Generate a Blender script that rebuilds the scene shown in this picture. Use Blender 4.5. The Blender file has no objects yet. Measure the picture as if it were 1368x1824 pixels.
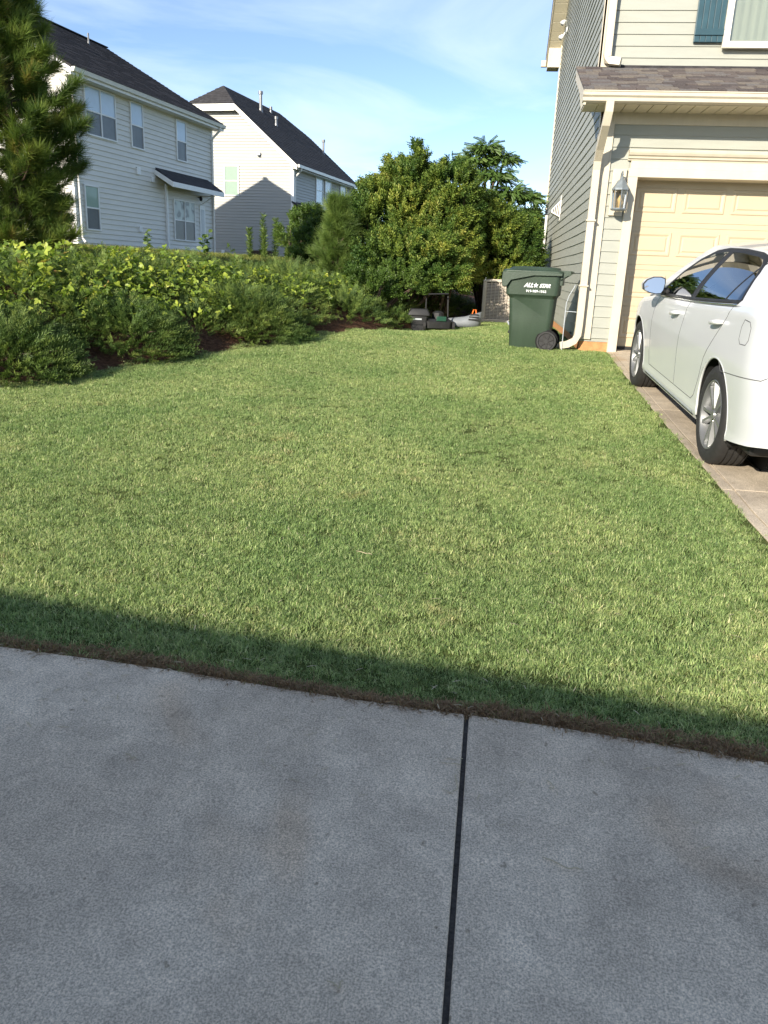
import bpy, bmesh, math, random
import numpy as np
from mathutils import Vector, Matrix
random.seed(7); rng = np.random.default_rng(11)
SC = bpy.context.scene; COL = SC.collection
rad = math.radians
# ------------------------------------------------------------------ camera
AZ, PIT, ROL = rad(-7.05), rad(17.2), rad(2.4)
fwd = Vector((math.sin(AZ)*math.cos(PIT), math.cos(AZ)*math.cos(PIT), -math.sin(PIT)))
r0 = Vector((math.cos(AZ), -math.sin(AZ), 0)); u0 = r0.cross(fwd)
cr = r0*math.cos(ROL)+u0*math.sin(ROL); cu = u0*math.cos(ROL)-r0*math.sin(ROL)
cam = bpy.data.cameras.new('camera'); camo = bpy.data.objects.new('camera', cam); COL.objects.link(camo)
camo.matrix_world = Matrix(((cr.x, cu.x, -fwd.x, 0), (cr.y, cu.y, -fwd.y, 0), (cr.z, cu.z, -fwd.z, 1.6), (0, 0, 0, 1)))
cam.sensor_fit = 'HORIZONTAL'; cam.sensor_width = 36; cam.lens = 36*1390/1368; cam.clip_end = 2000; cam.clip_start = .05
SC.camera = camo
# ------------------------------------------------------------------ sun, sky, exposure
SAZ, SEL = rad(-153), rad(22.5)
S = Vector((math.sin(SAZ)*math.cos(SEL), math.cos(SAZ)*math.cos(SEL), math.sin(SEL)))
sun = bpy.data.lights.new('sun', 'SUN'); suno = bpy.data.objects.new('sun', sun); COL.objects.link(suno)
suno.rotation_euler = S.to_track_quat('Z', 'Y').to_euler(); sun.energy = 3.6; sun.angle = rad(.55); sun.color = (1, .91, .76)
W = bpy.data.worlds.new('World'); SC.world = W; W.use_nodes = True
nt = W.node_tree; nt.nodes.clear()
def N(nt, t, **k):
    n = nt.nodes.new(t)
    for a, b in k.items(): setattr(n, a, b)
    return n
sky = N(nt, 'ShaderNodeTexSky', sky_type='NISHITA', sun_disc=False, sun_elevation=SEL, sun_rotation=SAZ % (2*math.pi))
sky.air_density = .62; sky.dust_density = .35; sky.ozone_density = 1.3
bg = N(nt, 'ShaderNodeBackground'); bg.inputs['Strength'].default_value = .105
out = N(nt, 'ShaderNodeOutputWorld')
tc = N(nt, 'ShaderNodeTexCoord')
sep = N(nt, 'ShaderNodeSeparateXYZ'); nt.links.new(tc.outputs['Generated'], sep.inputs[0])
mz = N(nt, 'ShaderNodeMath', operation='MAXIMUM'); nt.links.new(sep.outputs['Z'], mz.inputs[0]); mz.inputs[1].default_value = .06
dx = N(nt, 'ShaderNodeMath', operation='DIVIDE'); nt.links.new(sep.outputs['X'], dx.inputs[0]); nt.links.new(mz.outputs[0], dx.inputs[1])
dy = N(nt, 'ShaderNodeMath', operation='DIVIDE'); nt.links.new(sep.outputs['Y'], dy.inputs[0]); nt.links.new(mz.outputs[0], dy.inputs[1])
cx = N(nt, 'ShaderNodeCombineXYZ'); nt.links.new(dx.outputs[0], cx.inputs[0]); nt.links.new(dy.outputs[0], cx.inputs[1])
mp = N(nt, 'ShaderNodeMapping'); nt.links.new(cx.outputs[0], mp.inputs[0])
mp.inputs['Rotation'].default_value = (0, 0, rad(24)); mp.inputs['Scale'].default_value = (.55, .32, 1); mp.inputs['Location'].default_value = (3.1, 1.2, 0)
cn = N(nt, 'ShaderNodeTexNoise'); cn.inputs['Scale'].default_value = 1.1; cn.inputs['Detail'].default_value = 7; cn.inputs['Roughness'].default_value = .55; cn.inputs['Distortion'].default_value = .8
nt.links.new(mp.outputs[0], cn.inputs[0])
crp = N(nt, 'ShaderNodeValToRGB'); crp.color_ramp.elements[0].position = .44; crp.color_ramp.elements[0].color = (.0, .0, .0, 1)
crp.color_ramp.elements[1].position = .74; crp.color_ramp.elements[1].color = (.55, .55, .55, 1)
nt.links.new(cn.outputs[0], crp.inputs[0])
mixc = N(nt, 'ShaderNodeMix', data_type='RGBA')
nt.links.new(crp.outputs[0], mixc.inputs[0]); nt.links.new(sky.outputs[0], mixc.inputs[6]); mixc.inputs[7].default_value = (4.6, 5.3, 6.3, 1)
nt.links.new(mixc.outputs[2], bg.inputs[0]); nt.links.new(bg.outputs[0], out.inputs[0])
SC.view_settings.view_transform = 'Standard'; SC.view_settings.look = 'None'; SC.view_settings.gamma = 1
SC.view_settings.use_curve_mapping = False; SC.view_settings.exposure = 1.2
SC.render.engine = 'CYCLES'
SC.cycles.max_bounces = 6; SC.cycles.transparent_max_bounces = 16

# ------------------------------------------------------------------ materials
def newmat(name):
    m = bpy.data.materials.new(name); m.use_nodes = True; t = m.node_tree
    return m, t, t.nodes['Principled BSDF']
def ramp(t, fac, stops):
    r = N(t, 'ShaderNodeValToRGB'); e = r.color_ramp.elements
    e[0].position, e[0].color = stops[0][0], (*stops[0][1], 1); e[1].position, e[1].color = stops[-1][0], (*stops[-1][1], 1)
    for p, c in stops[1:-1]:
        x = e.new(p); x.color = (*c, 1)
    t.links.new(fac, r.inputs[0]); return r.outputs[0]
def noise(t, scale, detail=4, rough=.55, vec=None, dist=0):
    n = N(t, 'ShaderNodeTexNoise'); n.inputs['Scale'].default_value = scale; n.inputs['Detail'].default_value = detail
    n.inputs['Roughness'].default_value = rough; n.inputs['Distortion'].default_value = dist
    if vec is None:
        g = N(t, 'ShaderNodeNewGeometry'); vec = g.outputs['Position']
    t.links.new(vec, n.inputs['Vector']); return n.outputs['Fac']
def mul(t, a, b, fac=1.0, mode='MULTIPLY'):
    m = N(t, 'ShaderNodeMix', data_type='RGBA', blend_type=mode); m.inputs[0].default_value = fac
    for i, v in ((6, a), (7, b)):
        if isinstance(v, tuple): m.inputs[i].default_value = (*v, 1)
        else: t.links.new(v, m.inputs[i])
    return m.outputs[2]
def mat(name, col, rough=.6, var=.12, scale=3, bump=0, bscale=60, metal=0, spec=.5, coat=0, streak=None):
    m, t, b = newmat(name)
    lo = tuple(c*(1-var) for c in col); hi = tuple(min(1, c*(1+var)) for c in col)
    vec = None
    if streak:
        g = N(t, 'ShaderNodeNewGeometry'); mpn = N(t, 'ShaderNodeMapping'); mpn.inputs['Scale'].default_value = streak
        t.links.new(g.outputs['Position'], mpn.inputs[0]); vec = mpn.outputs[0]
    c = ramp(t, noise(t, scale, 5, .6, vec), [(.3, lo), (.7, hi)])
    t.links.new(c, b.inputs['Base Color'])
    b.inputs['Roughness'].default_value = rough; b.inputs['Metallic'].default_value = metal
    b.inputs['Specular IOR Level'].default_value = spec; b.inputs['Coat Weight'].default_value = coat; b.inputs['Coat Roughness'].default_value = .04
    if bump:
        bn = N(t, 'ShaderNodeBump'); bn.inputs['Strength'].default_value = bump; bn.inputs['Distance'].default_value = .01
        t.links.new(noise(t, bscale, 4), bn.inputs['Height']); t.links.new(bn.outputs[0], b.inputs['Normal'])
    return m
def leafmat(name, cols, trans=.3, rough=.5, patch=None, pscale=1.2, fine=False):
    m, t, b = newmat(name)
    at = N(t, 'ShaderNodeAttribute', attribute_name='rnd')
    n = len(cols); c = ramp(t, at.outputs['Fac'], [(i/(n-1), cols[i]) for i in range(n)])
    if patch:
        f = noise(t, pscale, 3); r = ramp(t, f, [(.38, patch[0]), (.62, patch[1])]); c = mul(t, c, r)
    if fine:
        c = mul(t, c, ramp(t, noise(t, 17, 4, .75), [(.36, (.62, .68, .62)), (.64, (1.28, 1.24, 1.3))])); c = mul(t, c, ramp(t, noise(t, 3.3, 4, .7), [(.60, (1, 1, 1)), (.74, (1.25, 1.02, 1.15))]))
    t.links.new(c, b.inputs['Base Color']); b.inputs['Roughness'].default_value = rough
    b.inputs['Specular IOR Level'].default_value = .35
    tr = N(t, 'ShaderNodeBsdfTranslucent'); t.links.new(mul(t, c, (1.0, 1.1, .6)), tr.inputs[0])
    ms = N(t, 'ShaderNodeMixShader'); ms.inputs[0].default_value = trans
    t.links.new(b.outputs[0], ms.inputs[1]); t.links.new(tr.outputs[0], ms.inputs[2])
    t.links.new(ms.outputs[0], t.nodes['Material Output'].inputs[0]); return m
def glassmat(name, tint=(.3, .36, .36), ior=1.5, base=.08):
    m, t, b = newmat(name); t.nodes.remove(b)
    tr = N(t, 'ShaderNodeBsdfTransparent'); tr.inputs[0].default_value = (*tint, 1)
    gl = N(t, 'ShaderNodeBsdfGlossy'); gl.inputs['Roughness'].default_value = .01; gl.inputs[0].default_value = (.95, .97, 1, 1)
    fr = N(t, 'ShaderNodeFresnel'); fr.inputs[0].default_value = ior
    ad = N(t, 'ShaderNodeMath', operation='ADD', use_clamp=True); t.links.new(fr.outputs[0], ad.inputs[0]); ad.inputs[1].default_value = base
    ms = N(t, 'ShaderNodeMixShader'); t.links.new(ad.outputs[0], ms.inputs[0]); t.links.new(tr.outputs[0], ms.inputs[1]); t.links.new(gl.outputs[0], ms.inputs[2])
    t.links.new(ms.outputs[0], t.nodes['Material Output'].inputs[0]); return m
M = {}
M['sage'] = mat('sage_siding', (.33, .337, .292), .55, .05, 2.5, .12, 40, streak=(1, 1, 6))
M['cream'] = mat('cream_trim', (.56, .50, .39), .5, .07, 6, .1, 50, streak=(1, 1, .35))
M['door'] = mat('garage_door_paint', (.50, .42, .285), .45, .03, 3, .05, 90)
M['soffit'] = mat('soffit_vinyl', (.62, .56, .42), .55, .05, 4)
M['white'] = mat('white_vinyl', (.78, .78, .76), .45, .04, 4)
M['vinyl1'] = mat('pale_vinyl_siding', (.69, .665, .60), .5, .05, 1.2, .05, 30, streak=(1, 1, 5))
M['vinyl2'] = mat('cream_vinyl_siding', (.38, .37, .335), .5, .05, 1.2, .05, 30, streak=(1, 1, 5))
M['roofdark'] = mat('charcoal_shingles', (.048, .045, .048), .95, .35, 9, .5, 60, spec=.15, streak=(1, 1, 1.5))
M['rooffar'] = mat('dark_shingles', (.055, .053, .056), .95, .3, 5, .5, 60, spec=.15)
M['trimwhite'] = mat('white_gutter', (.76, .74, .68), .4, .05, 5)
M['found'] = mat('tan_foundation', (.52, .25, .105), .9, .22, 12, .5, 60)
M['shutter'] = mat('teal_shutter', (.022, .065, .085), .4, .15, 8)
M['frame'] = mat('window_vinyl', (.82, .77, .66), .4, .03, 4)
M['lampmetal'] = mat('grey_lamp_metal', (.20, .23, .25), .4, .2, 20, metal=.3)
M['bulb'] = mat('bulb_glass', (.75, .6, .35), .2, .05, 5)
M['black'] = mat('black_plastic', (.014, .014, .015), .55, .3, 10)
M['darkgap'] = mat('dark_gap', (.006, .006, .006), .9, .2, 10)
M['rubber'] = mat('tyre_rubber', (.022, .021, .021), .75, .25, 25, .2, 80)
M['bin'] = mat('green_bin_plastic', (.036, .058, .038), .42, .22, 4, .15, 50, streak=(1, 1, .3))
M['paint'] = mat('white_car_paint', (.64, .65, .66), .28, .015, 2, coat=.6)
M['silver'] = mat('silver_alloy', (.20, .205, .21), .35, .05, 10, metal=.45)
M['wheelback'] = mat('spoke_gap_shade', (.10, .098, .095), .8, .2, 10)  # grey that stands in for the shade between the wheel spokes
M['chrome'] = mat('chrome', (.7, .7, .72), .12, .05, 10, metal=1)
M['seat'] = mat('beige_seat', (.34, .31, .27), .8, .1, 8)
M['redlens'] = mat('red_lens', (.35, .01, .01), .15, .1, 8)
M['ac'] = mat('beige_metal', (.55, .49, .41), .5, .08, 10)
M['acdark'] = mat('louver_shade', (.10, .09, .08), .7, .1, 10)
M['pad'] = mat('pad_concrete', (.5, .46, .38), .9, .1, 15)
M['lightgrey'] = mat('light_grey_plastic', (.42, .45, .48), .35, .08, 5)
M['shellgrey'] = mat('shaded_grey_plastic', (.19, .205, .22), .4, .15, 6)  # pale grey darkened in the colour so the shell looks shaded
M['greenplastic'] = mat('green_plastic', (.012, .06, .035), .4, .1, 5)
M['orange'] = mat('orange_plastic', (.7, .16, .02), .5, .1, 5)
M['print'] = mat('white_print', (.75, .78, .76), .6, .12, 60)
M['bark'] = mat('bark', (.11, .075, .05), .9, .35, 20, .6, 60)
M['twig'] = mat('dry_twig', (.20, .13, .08), .9, .3, 30)
M['straw'] = mat('straw', (.50, .42, .27), .8, .15, 30)
M['curtain'] = mat('white_curtain', (.70, .67, .60), .9, .06, 3, streak=(14, 1, .2))
M['blind'] = mat('blind_sky_pane', (.46, .56, .66), .35, .05, 3, coat=.5)  # pale blind with the sky's reflection put into its blue
M['screen'] = mat('insect_screen', (.115, .125, .13), .5, .2, 2, coat=.25)
M['greenpane'] = mat('green_tinted_pane', (.22, .32, .25), .4, .06, 2, coat=.4)
M['brownwood'] = mat('brown_wicker', (.10, .065, .045), .8, .2, 20)
M['glass'] = glassmat('car_glass', (.24, .29, .28), 1.5, .10)
M['winglass'] = glassmat('window_glass', (.75, .78, .75), 1.45, .05)
M['lampglass'] = glassmat('lamp_glass', (.85, .8, .7), 1.3, .08)
M['mirrorglass'] = mat('mirror_glass', (.60, .60, .56), .02, .0, 3, metal=1)
# swirled curtain
m, t, b = newmat('swirl_curtain'); w = N(t, 'ShaderNodeTexWave'); w.inputs['Scale'].default_value = 2.2; w.inputs['Distortion'].default_value = 9; w.inputs['Detail Scale'].default_value = .7
g = N(t, 'ShaderNodeNewGeometry'); t.links.new(g.outputs['Position'], w.inputs[0])
t.links.new(ramp(t, w.outputs['Fac'], [(.0, (.16, .18, .18)), (.25, (.40, .45, .44)), (1, (.47, .53, .5))]), b.inputs['Base Color']); b.inputs['Coat Weight'].default_value = .3
M['swirl'] = m
# shingle tints
M['shin'] = [mat('shingle_%s' % n, c, .95, .25, 40, .5, 200, spec=.15) for n, c in
             (('brown', (.125, .105, .098)), ('grey', (.15, .138, .132)), ('dark', (.095, .08, .077)), ('tan', (.175, .152, .130)))]
def concrete(name, lo, hi, spots, warm):
    m, t, b = newmat(name)
    big = ramp(t, noise(t, .9, 5, .6), [(.33, lo), (.66, hi)])
    med = ramp(t, noise(t, 5, 6, .7, dist=.4), [(.30, (.72, .715, .71)), (.7, (1.13, 1.125, 1.11))])
    fine = ramp(t, noise(t, 190, 3, .7), [(.36, (.62, .62, .62)), (.64, (1.32, 1.32, 1.31))])
    c = mul(t, mul(t, big, med), fine)
    gr = N(t, 'ShaderNodeNewGeometry'); mpn = N(t, 'ShaderNodeMapping'); mpn.inputs['Scale'].default_value = (240, 14, 1)
    t.links.new(gr.outputs['Position'], mpn.inputs[0])
    br = ramp(t, noise(t, 1.4, 3, .6, mpn.outputs[0]), [(.35, (.94, .94, .94)), (.65, (1.05, 1.05, 1.05))])
    c = mul(t, c, br)
    st = ramp(t, noise(t, 1.7, 3, .5, dist=.6), [(.60, (1, 1, 1)), (.72, warm)]); c = mul(t, c, st)
    sp = ramp(t, noise(t, 26, 2, .4), [(.22, spots), (.27, (1, 1, 1))]); c = mul(t, c, sp)
    t.links.new(c, b.inputs['Base Color']); b.inputs['Roughness'].default_value = .88; b.inputs['Specular IOR Level'].default_value = .25
    bn = N(t, 'ShaderNodeBump'); bn.inputs['Strength'].default_value = .45; bn.inputs['Distance'].default_value = .003
    t.links.new(noise(t, 260, 4, .7), bn.inputs['Height']); t.links.new(bn.outputs[0], b.inputs['Normal']); return m
M['conc'] = concrete('grey_concrete', (.54, .445, .33), (.76, .64, .485), (.6, .58, .55), (.95, .90, .85))
M['conctan'] = concrete('tan_concrete', (.44, .37, .285), (.56, .48, .375), (.8, .75, .7), (.95, .85, .75))
# grass / leaves
M['grass'] = leafmat('lawn_blades', [(.10, .155, .05), (.27, .385, .13), (.40, .50, .195), (.52, .56, .265), (.70, .64, .39)], .35, .5, ((.86, .92, .86), (1.2, 1.12, 1.15)), 1.3, True)
M['drygrass'] = leafmat('dry_blades', [(.13, .08, .045), (.26, .16, .085), (.40, .27, .15), (.17, .19, .07)], .2, .7)
M['hillgrass'] = leafmat('bank_grass_blades', [(.10, .14, .03), (.19, .22, .05), (.30, .29, .08), (.38, .33, .13)], .35)
M['juniper'] = leafmat('juniper_leaf', [(.045, .08, .022), (.10, .155, .04), (.19, .25, .06), (.32, .36, .09)], .2, .6, ((.85, .95, .9), (1.15, 1.1, .95)), 1.5)
M['vine'] = leafmat('vine_leaf', [(.08, .14, .025), (.19, .28, .045), (.34, .42, .06), (.52, .55, .10), (.36, .18, .08)], .35, .45)
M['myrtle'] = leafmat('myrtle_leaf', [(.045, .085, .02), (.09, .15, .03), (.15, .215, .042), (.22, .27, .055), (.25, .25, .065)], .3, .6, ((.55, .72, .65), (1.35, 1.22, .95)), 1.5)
M['locust'] = leafmat('compound_leaf', [(.05, .10, .022), (.09, .16, .035), (.15, .22, .055)], .3, .45)
M['bright'] = leafmat('bright_shrub_leaf', [(.06, .11, .02), (.10, .17, .03), (.16, .22, .05)], .3, .45)
M['pine'] = leafmat('pine_needle', [(.035, .065, .016), (.08, .135, .028), (.14, .205, .04), (.22, .27, .055), (.27, .20, .06)], .3, .45)
M['softpine'] = leafmat('young_pine_needle', [(.10, .16, .04), (.17, .25, .06), (.26, .34, .09)], .4, .5)
M['weed'] = leafmat('weed_leaf', [(.08, .14, .03), (.14, .21, .05), (.22, .28, .08)], .35, .5)
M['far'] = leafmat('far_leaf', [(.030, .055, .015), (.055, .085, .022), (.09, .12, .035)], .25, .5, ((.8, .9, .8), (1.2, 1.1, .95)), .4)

# ------------------------------------------------------------------ mesh helpers
class MB:
    def __init__(s, off=(0, 0, 0)): s.v = []; s.f = []; s.o = off; s.m = []
    def add(s, vs, fs):
        n = len(s.v); s.v += [(x-s.o[0], y-s.o[1], z-s.o[2]) for x, y, z in vs]; s.f += [tuple(i+n for i in f) for f in fs]; return s
    def box(s, x0, x1, y0, y1, z0, z1):
        return s.add([(x0, y0, z0), (x1, y0, z0), (x1, y1, z0), (x0, y1, z0), (x0, y0, z1), (x1, y0, z1), (x1, y1, z1), (x0, y1, z1)],
                     [(0, 3, 2, 1), (4, 5, 6, 7), (0, 1, 5, 4), (1, 2, 6, 5), (2, 3, 7, 6), (3, 0, 4, 7)])
    def prism(s, poly, a0, a1, axis='x'):
        n = len(poly)
        def P(a, p): return (a, p[0], p[1]) if axis == 'x' else ((p[0], a, p[1]) if axis == 'y' else (p[0], p[1], a))
        vs = [P(a0, p) for p in poly]+[P(a1, p) for p in poly]
        fs = [tuple(range(n))[::-1], tuple(range(n, 2*n))]+[(i, (i+1) % n, n+(i+1) % n, n+i) for i in range(n)]
        return s.add(vs, fs)
    def tube(s, pts, r, n=8, cap=True, flat=1.0):
        pts = [Vector(p) for p in pts]; rs = r if isinstance(r, (list, tuple)) else [r]*len(pts); vs = []; fs = []
        ref = None
        for i, p in enumerate(pts):
            d = (pts[min(i+1, len(pts)-1)]-pts[max(i-1, 0)]).normalized()
            if ref is None: ref = Vector((0, 0, 1)) if abs(d.z) < .9 else Vector((1, 0, 0))
            a = d.cross(ref).normalized(); b = d.cross(a).normalized(); ref = a.cross(d) if True else ref
            for k in range(n):
                t = 2*math.pi*(k+.5)/n; vs.append(tuple(p+a*math.cos(t)*rs[i]+b*math.sin(t)*rs[i]*flat))
        for i in range(len(pts)-1):
            for k in range(n): fs.append((i*n+k, i*n+(k+1) % n, (i+1)*n+(k+1) % n, (i+1)*n+k))
        if cap: fs += [tuple(range(n))[::-1], tuple(range((len(pts)-1)*n, len(pts)*n))]
        return s.add(vs, fs)
    def lathe(s, prof, c=(0, 0, 0), axis='x', n=40):
        vs = []; fs = []; m = len(prof)
        for k in range(n):
            t = 2*math.pi*k/n
            for a, r in prof:
                p = (a, r*math.cos(t), r*math.sin(t)) if axis == 'x' else ((r*math.cos(t), r*math.sin(t), a) if axis == 'z' else (r*math.cos(t), a, r*math.sin(t)))
                vs.append((p[0]+c[0], p[1]+c[1], p[2]+c[2]))
        for k in range(n):
            for i in range(m-1): fs.append((k*m+i, k*m+i+1, ((k+1) % n)*m+i+1, ((k+1) % n)*m+i))
        return s.add(vs, fs)
    def ball(s, c, r, n=12, m=8):
        vs = [(c[0], c[1], c[2]+r[2])]; fs = []
        for i in range(1, m):
            for k in range(n):
                a = math.pi*i/m; t = 2*math.pi*k/n; vs.append((c[0]+r[0]*math.sin(a)*math.cos(t), c[1]+r[1]*math.sin(a)*math.sin(t), c[2]+r[2]*math.cos(a)))
        vs.append((c[0], c[1], c[2]-r[2]))
        for k in range(n): fs.append((0, 1+k, 1+(k+1) % n)); fs.append((len(vs)-1, 1+(m-2)*n+(k+1) % n, 1+(m-2)*n+k))
        for i in range(m-2):
            for k in range(n): a = 1+i*n; fs.append((a+k, a+n+k, a+n+(k+1) % n, a+(k+1) % n))
        return s.add(vs, fs)
    def mesh(s, name):
        me = bpy.data.meshes.new(name); me.from_pydata(s.v, [], s.f); me.validate(); 
        bm = bmesh.new(); bm.from_mesh(me); bmesh.ops.recalc_face_normals(bm, faces=bm.faces); bm.to_mesh(me); bm.free()
        return me
    def build(s, name, material, parent=None, bevel=0, smooth=False, seg=2, auto=None):
        me = s.mesh(name); me.materials.append(material); o = bpy.data.objects.new(name, me); COL.objects.link(o)
        if smooth: me.shade_smooth()
        if auto is not None:
            me.shade_smooth(); me.set_sharp_from_angle(angle=rad(auto))
        if bevel:
            b = o.modifiers.new('bevel', 'BEVEL'); b.width = bevel; b.segments = seg; b.limit_method = 'ANGLE'; b.angle_limit = rad(35)
        if parent: o.parent = parent
        return o
def tag(o, label=None, cat=None, group=None, kind=None):
    if label: o['label'] = label
    if cat: o['category'] = cat
    if group: o['group'] = group
    if kind: o['kind'] = kind
    return o
def thing(name, label, cat, loc=(0, 0, 0), rz=0, group=None):
    o = bpy.data.objects.new(name, None); COL.objects.link(o); o.location = loc; o.rotation_euler = (0, 0, rz); o.empty_display_size = .2
    return tag(o, label, cat, group)
def link(name, me, parent, loc=(0, 0, 0), scale=(1, 1, 1), rot=(0, 0, 0)):
    o = bpy.data.objects.new(name, me); COL.objects.link(o); o.parent = parent; o.location = loc; o.scale = scale; o.rotation_euler = rot; return o
def arr_mesh(name, V, F, material, rnd=None):
    me = bpy.data.meshes.new(name); nf, k = F.shape
    me.vertices.add(len(V)); me.vertices.foreach_set('co', V.astype(np.float32).ravel())
    me.loops.add(nf*k); me.loops.foreach_set('vertex_index', F.astype(np.int32).ravel())
    me.polygons.add(nf); me.polygons.foreach_set('loop_start', np.arange(0, nf*k, k, dtype=np.int32))
    me.update(calc_edges=True); me.materials.append(material)
    if rnd is not None:
        a = me.attributes.new('rnd', 'FLOAT', 'POINT'); a.data.foreach_set('value', rnd.astype(np.float32))
    return me
def nrm(a): return a/np.maximum(np.linalg.norm(a, axis=-1, keepdims=True), 1e-9)
def scatter(T, F, pos, axis, scale, roll=None, up=None):
    """copies of template T (x along axis) as one vertex/face array"""
    n = len(pos); a = nrm(axis); ref = np.tile(np.array([0, 0, 1.]), (n, 1)) if up is None else up
    bad = np.abs((a*nrm(ref)).sum(1)) > .97; ref = ref.copy(); ref[bad] = [1, 0, 0]
    y = nrm(np.cross(ref, a)); z = np.cross(a, y)
    if roll is not None:
        c, s_ = np.cos(roll)[:, None], np.sin(roll)[:, None]; y, z = y*c+z*s_, z*c-y*s_
    sc = np.asarray(scale).reshape(n, 1, 1)
    V = pos[:, None, :]+sc*(T[None, :, 0:1]*a[:, None]+T[None, :, 1:2]*y[:, None]+T[None, :, 2:3]*z[:, None])
    FF = F[None]+(np.arange(n)*len(T))[:, None, None]
    return V.reshape(-1, 3), FF.reshape(-1, F.shape[1])
# ---- terrain
YS = [-400, -60, -8, 0, 3, 5.65, 8.53, 10.93, 12.2, 17, 24, 40, 120, 400]; ZS = [-.6, -.5, -.45, 0, .213, .402, .547, .672, .71, .68, .6, .3, -.5, -1.5]
BY = [-400, -8, 2, 4.8, 6.56, 7.08, 7.81, 8.5, 9.61, 10.76, 12.52, 14, 16, 18, 22, 40, 400]
BX = [-9, -8, -5.9, -5.0, -4.36, -4.13, -3.86, -3.53, -3.05, -2.56, -1.7, -1.2, -.75, -.3, .6, 2, 4]
def base(y): return np.interp(y, YS, ZS)
def sdist(x, y): return (np.interp(y, BY, BX)-x)*.88
def hnoise(x, y):
    return (np.sin(x*1.7+y*.9)*np.cos(y*1.3-x*.6)+.5*np.sin(x*3.9-y*2.7+1)*np.cos(y*3.1+x*2.2))*.5
def G(x, y):
    x = np.asarray(x, float); y = np.asarray(y, float); b = base(y)
    b = b-.10*np.clip((-x-.1)/1.2, 0, 1)*np.clip((y-11.8)/2, 0, 1)
    s = sdist(x, y)
    k = np.interp(s, [0, .3, 1, 2, 3.5, 6], [0, .09, .36, .64, .87, 1]); fade = np.clip((y+2)/4, 0, 1)*np.clip((60-y)/20, 0, 1)
    top = 1.73+.28*np.clip((s-6)/14, 0, 1)
    z = b*(1-k*fade)+top*k*fade+.05*hnoise(x, y)*np.clip(s/1.5, 0, 1)*np.clip((14-s)/6, 0, 1)
    return z+.008*hnoise(x*1.3, y*1.3)*np.clip((s < 0)*1., 0, 1)
def Gf(x, y): return float(G(x, y))

xs = np.concatenate([[-400, -250, -150, -90, -60, -40, -30], np.arange(-24, 9, .16), [10, 13, 18, 26, 40, 70, 120, 220, 400]])
ys = np.concatenate([[-400, -250, -150, -80, -40, -25, -16], np.arange(-10, 32, .16), [34, 38, 44, 52, 65, 80, 100, 130, 180, 260, 400]])
gx, gy = np.meshgrid(xs, ys); gz = G(gx, gy)
# ground sinks under the paved slabs
def edge_y(x): return np.interp(x, [-9, -1.75, -1.31, -.74, .02, .52, .97, 1.6], [2.75, 2.46, 2.44, 2.39, 2.345, 2.31, 2.27, 2.2])
pav = ((gy < edge_y(gx)-.12) & (gx > -9) & (gx < 8.2) & (gy > -8)) | ((gx > 1.65) & (gx < 6.9) & (gy > 1) & (gy < 11.4))
gz = gz-.06*pav
V = np.stack([gx.ravel(), gy.ravel(), gz.ravel()], 1); ny, nx = gx.shape
i = np.arange(ny-1)[:, None]*nx+np.arange(nx-1)[None]; F = np.stack([i, i+1, i+nx+1, i+nx], -1).reshape(-1, 4)
s_ = sdist(V[:, 0], V[:, 1]); zone = np.clip((s_+.12)/.12, 0, 1)*np.clip((6.3-s_)/.8, 0, 1)*((V[:, 1] > -10) & (V[:, 1] < 34))
me = arr_mesh('ground', V, F, None, zone); me.shade_smooth()
m, t, b = newmat('ground_soil_and_turf'); at = N(t, 'ShaderNodeAttribute', attribute_name='rnd')
turf = ramp(t, noise(t, 18, 5, .7), [(.3, (.04, .06, .016)), (.55, (.085, .11, .03)), (.8, (.16, .15, .06))])
dirt = ramp(t, noise(t, 22, 6, .7), [(.3, (.03, .018, .012)), (.5, (.10, .052, .032)), (.75, (.19, .11, .07))])
mx = N(t, 'ShaderNodeMix', data_type='RGBA'); t.links.new(at.outputs['Fac'], mx.inputs[0]); t.links.new(turf, mx.inputs[6]); t.links.new(dirt, mx.inputs[7])
t.links.new(mx.outputs[2], b.inputs['Base Color']); b.inputs['Roughness'].default_value = .95; b.inputs['Specular IOR Level'].default_value = .1
bn = N(t, 'ShaderNodeBump'); bn.inputs['Strength'].default_value = .8; bn.inputs['Distance'].default_value = .03; t.links.new(noise(t, 35, 5, .7), bn.inputs['Height']); t.links.new(bn.outputs[0], b.inputs['Normal'])
me.materials.clear(); me.materials.append(m); go = bpy.data.objects.new('ground', me); COL.objects.link(go); tag(go, kind='structure')

# ------------------------------------------------------------------ paved slabs
def slab(name, poly, material, parent, zf, thick=.09, dz=.012, bev=.008):
    bm = bmesh.new(); top = [bm.verts.new((x, y, zf(x, y)+dz)) for x, y in poly]
    f = bm.faces.new(top); r = bmesh.ops.extrude_face_region(bm, geom=[f])
    for v in [g_ for g_ in r['geom'] if isinstance(g_, bmesh.types.BMVert)]: v.co.z -= thick
    bmesh.ops.recalc_face_normals(bm, faces=bm.faces)
    me = bpy.data.meshes.new(name); bm.to_mesh(me); bm.free(); me.materials.append(material)
    o = bpy.data.objects.new(name, me); COL.objects.link(o); o.parent = parent
    bv = o.modifiers.new('bevel', 'BEVEL'); bv.width = bev; bv.segments = 3; bv.limit_method = 'ANGLE'; bv.angle_limit = rad(50); return o
bz = lambda x, y: float(base(y))
near = thing('driveway', None, None); tag(near, kind='structure')
ex = [-9, -6, -4, -2.6, -1.75, -1.31, -1.0, -.74, -.4, -.1]
jg = .0072
def eyp(x): return float(edge_y(x))+.006*math.sin(x*5.1)
lx = [x for x in ex]+[.021-jg]; rx = [.021+jg, .3, .52, .75, .97, 1.3, 1.62]
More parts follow.
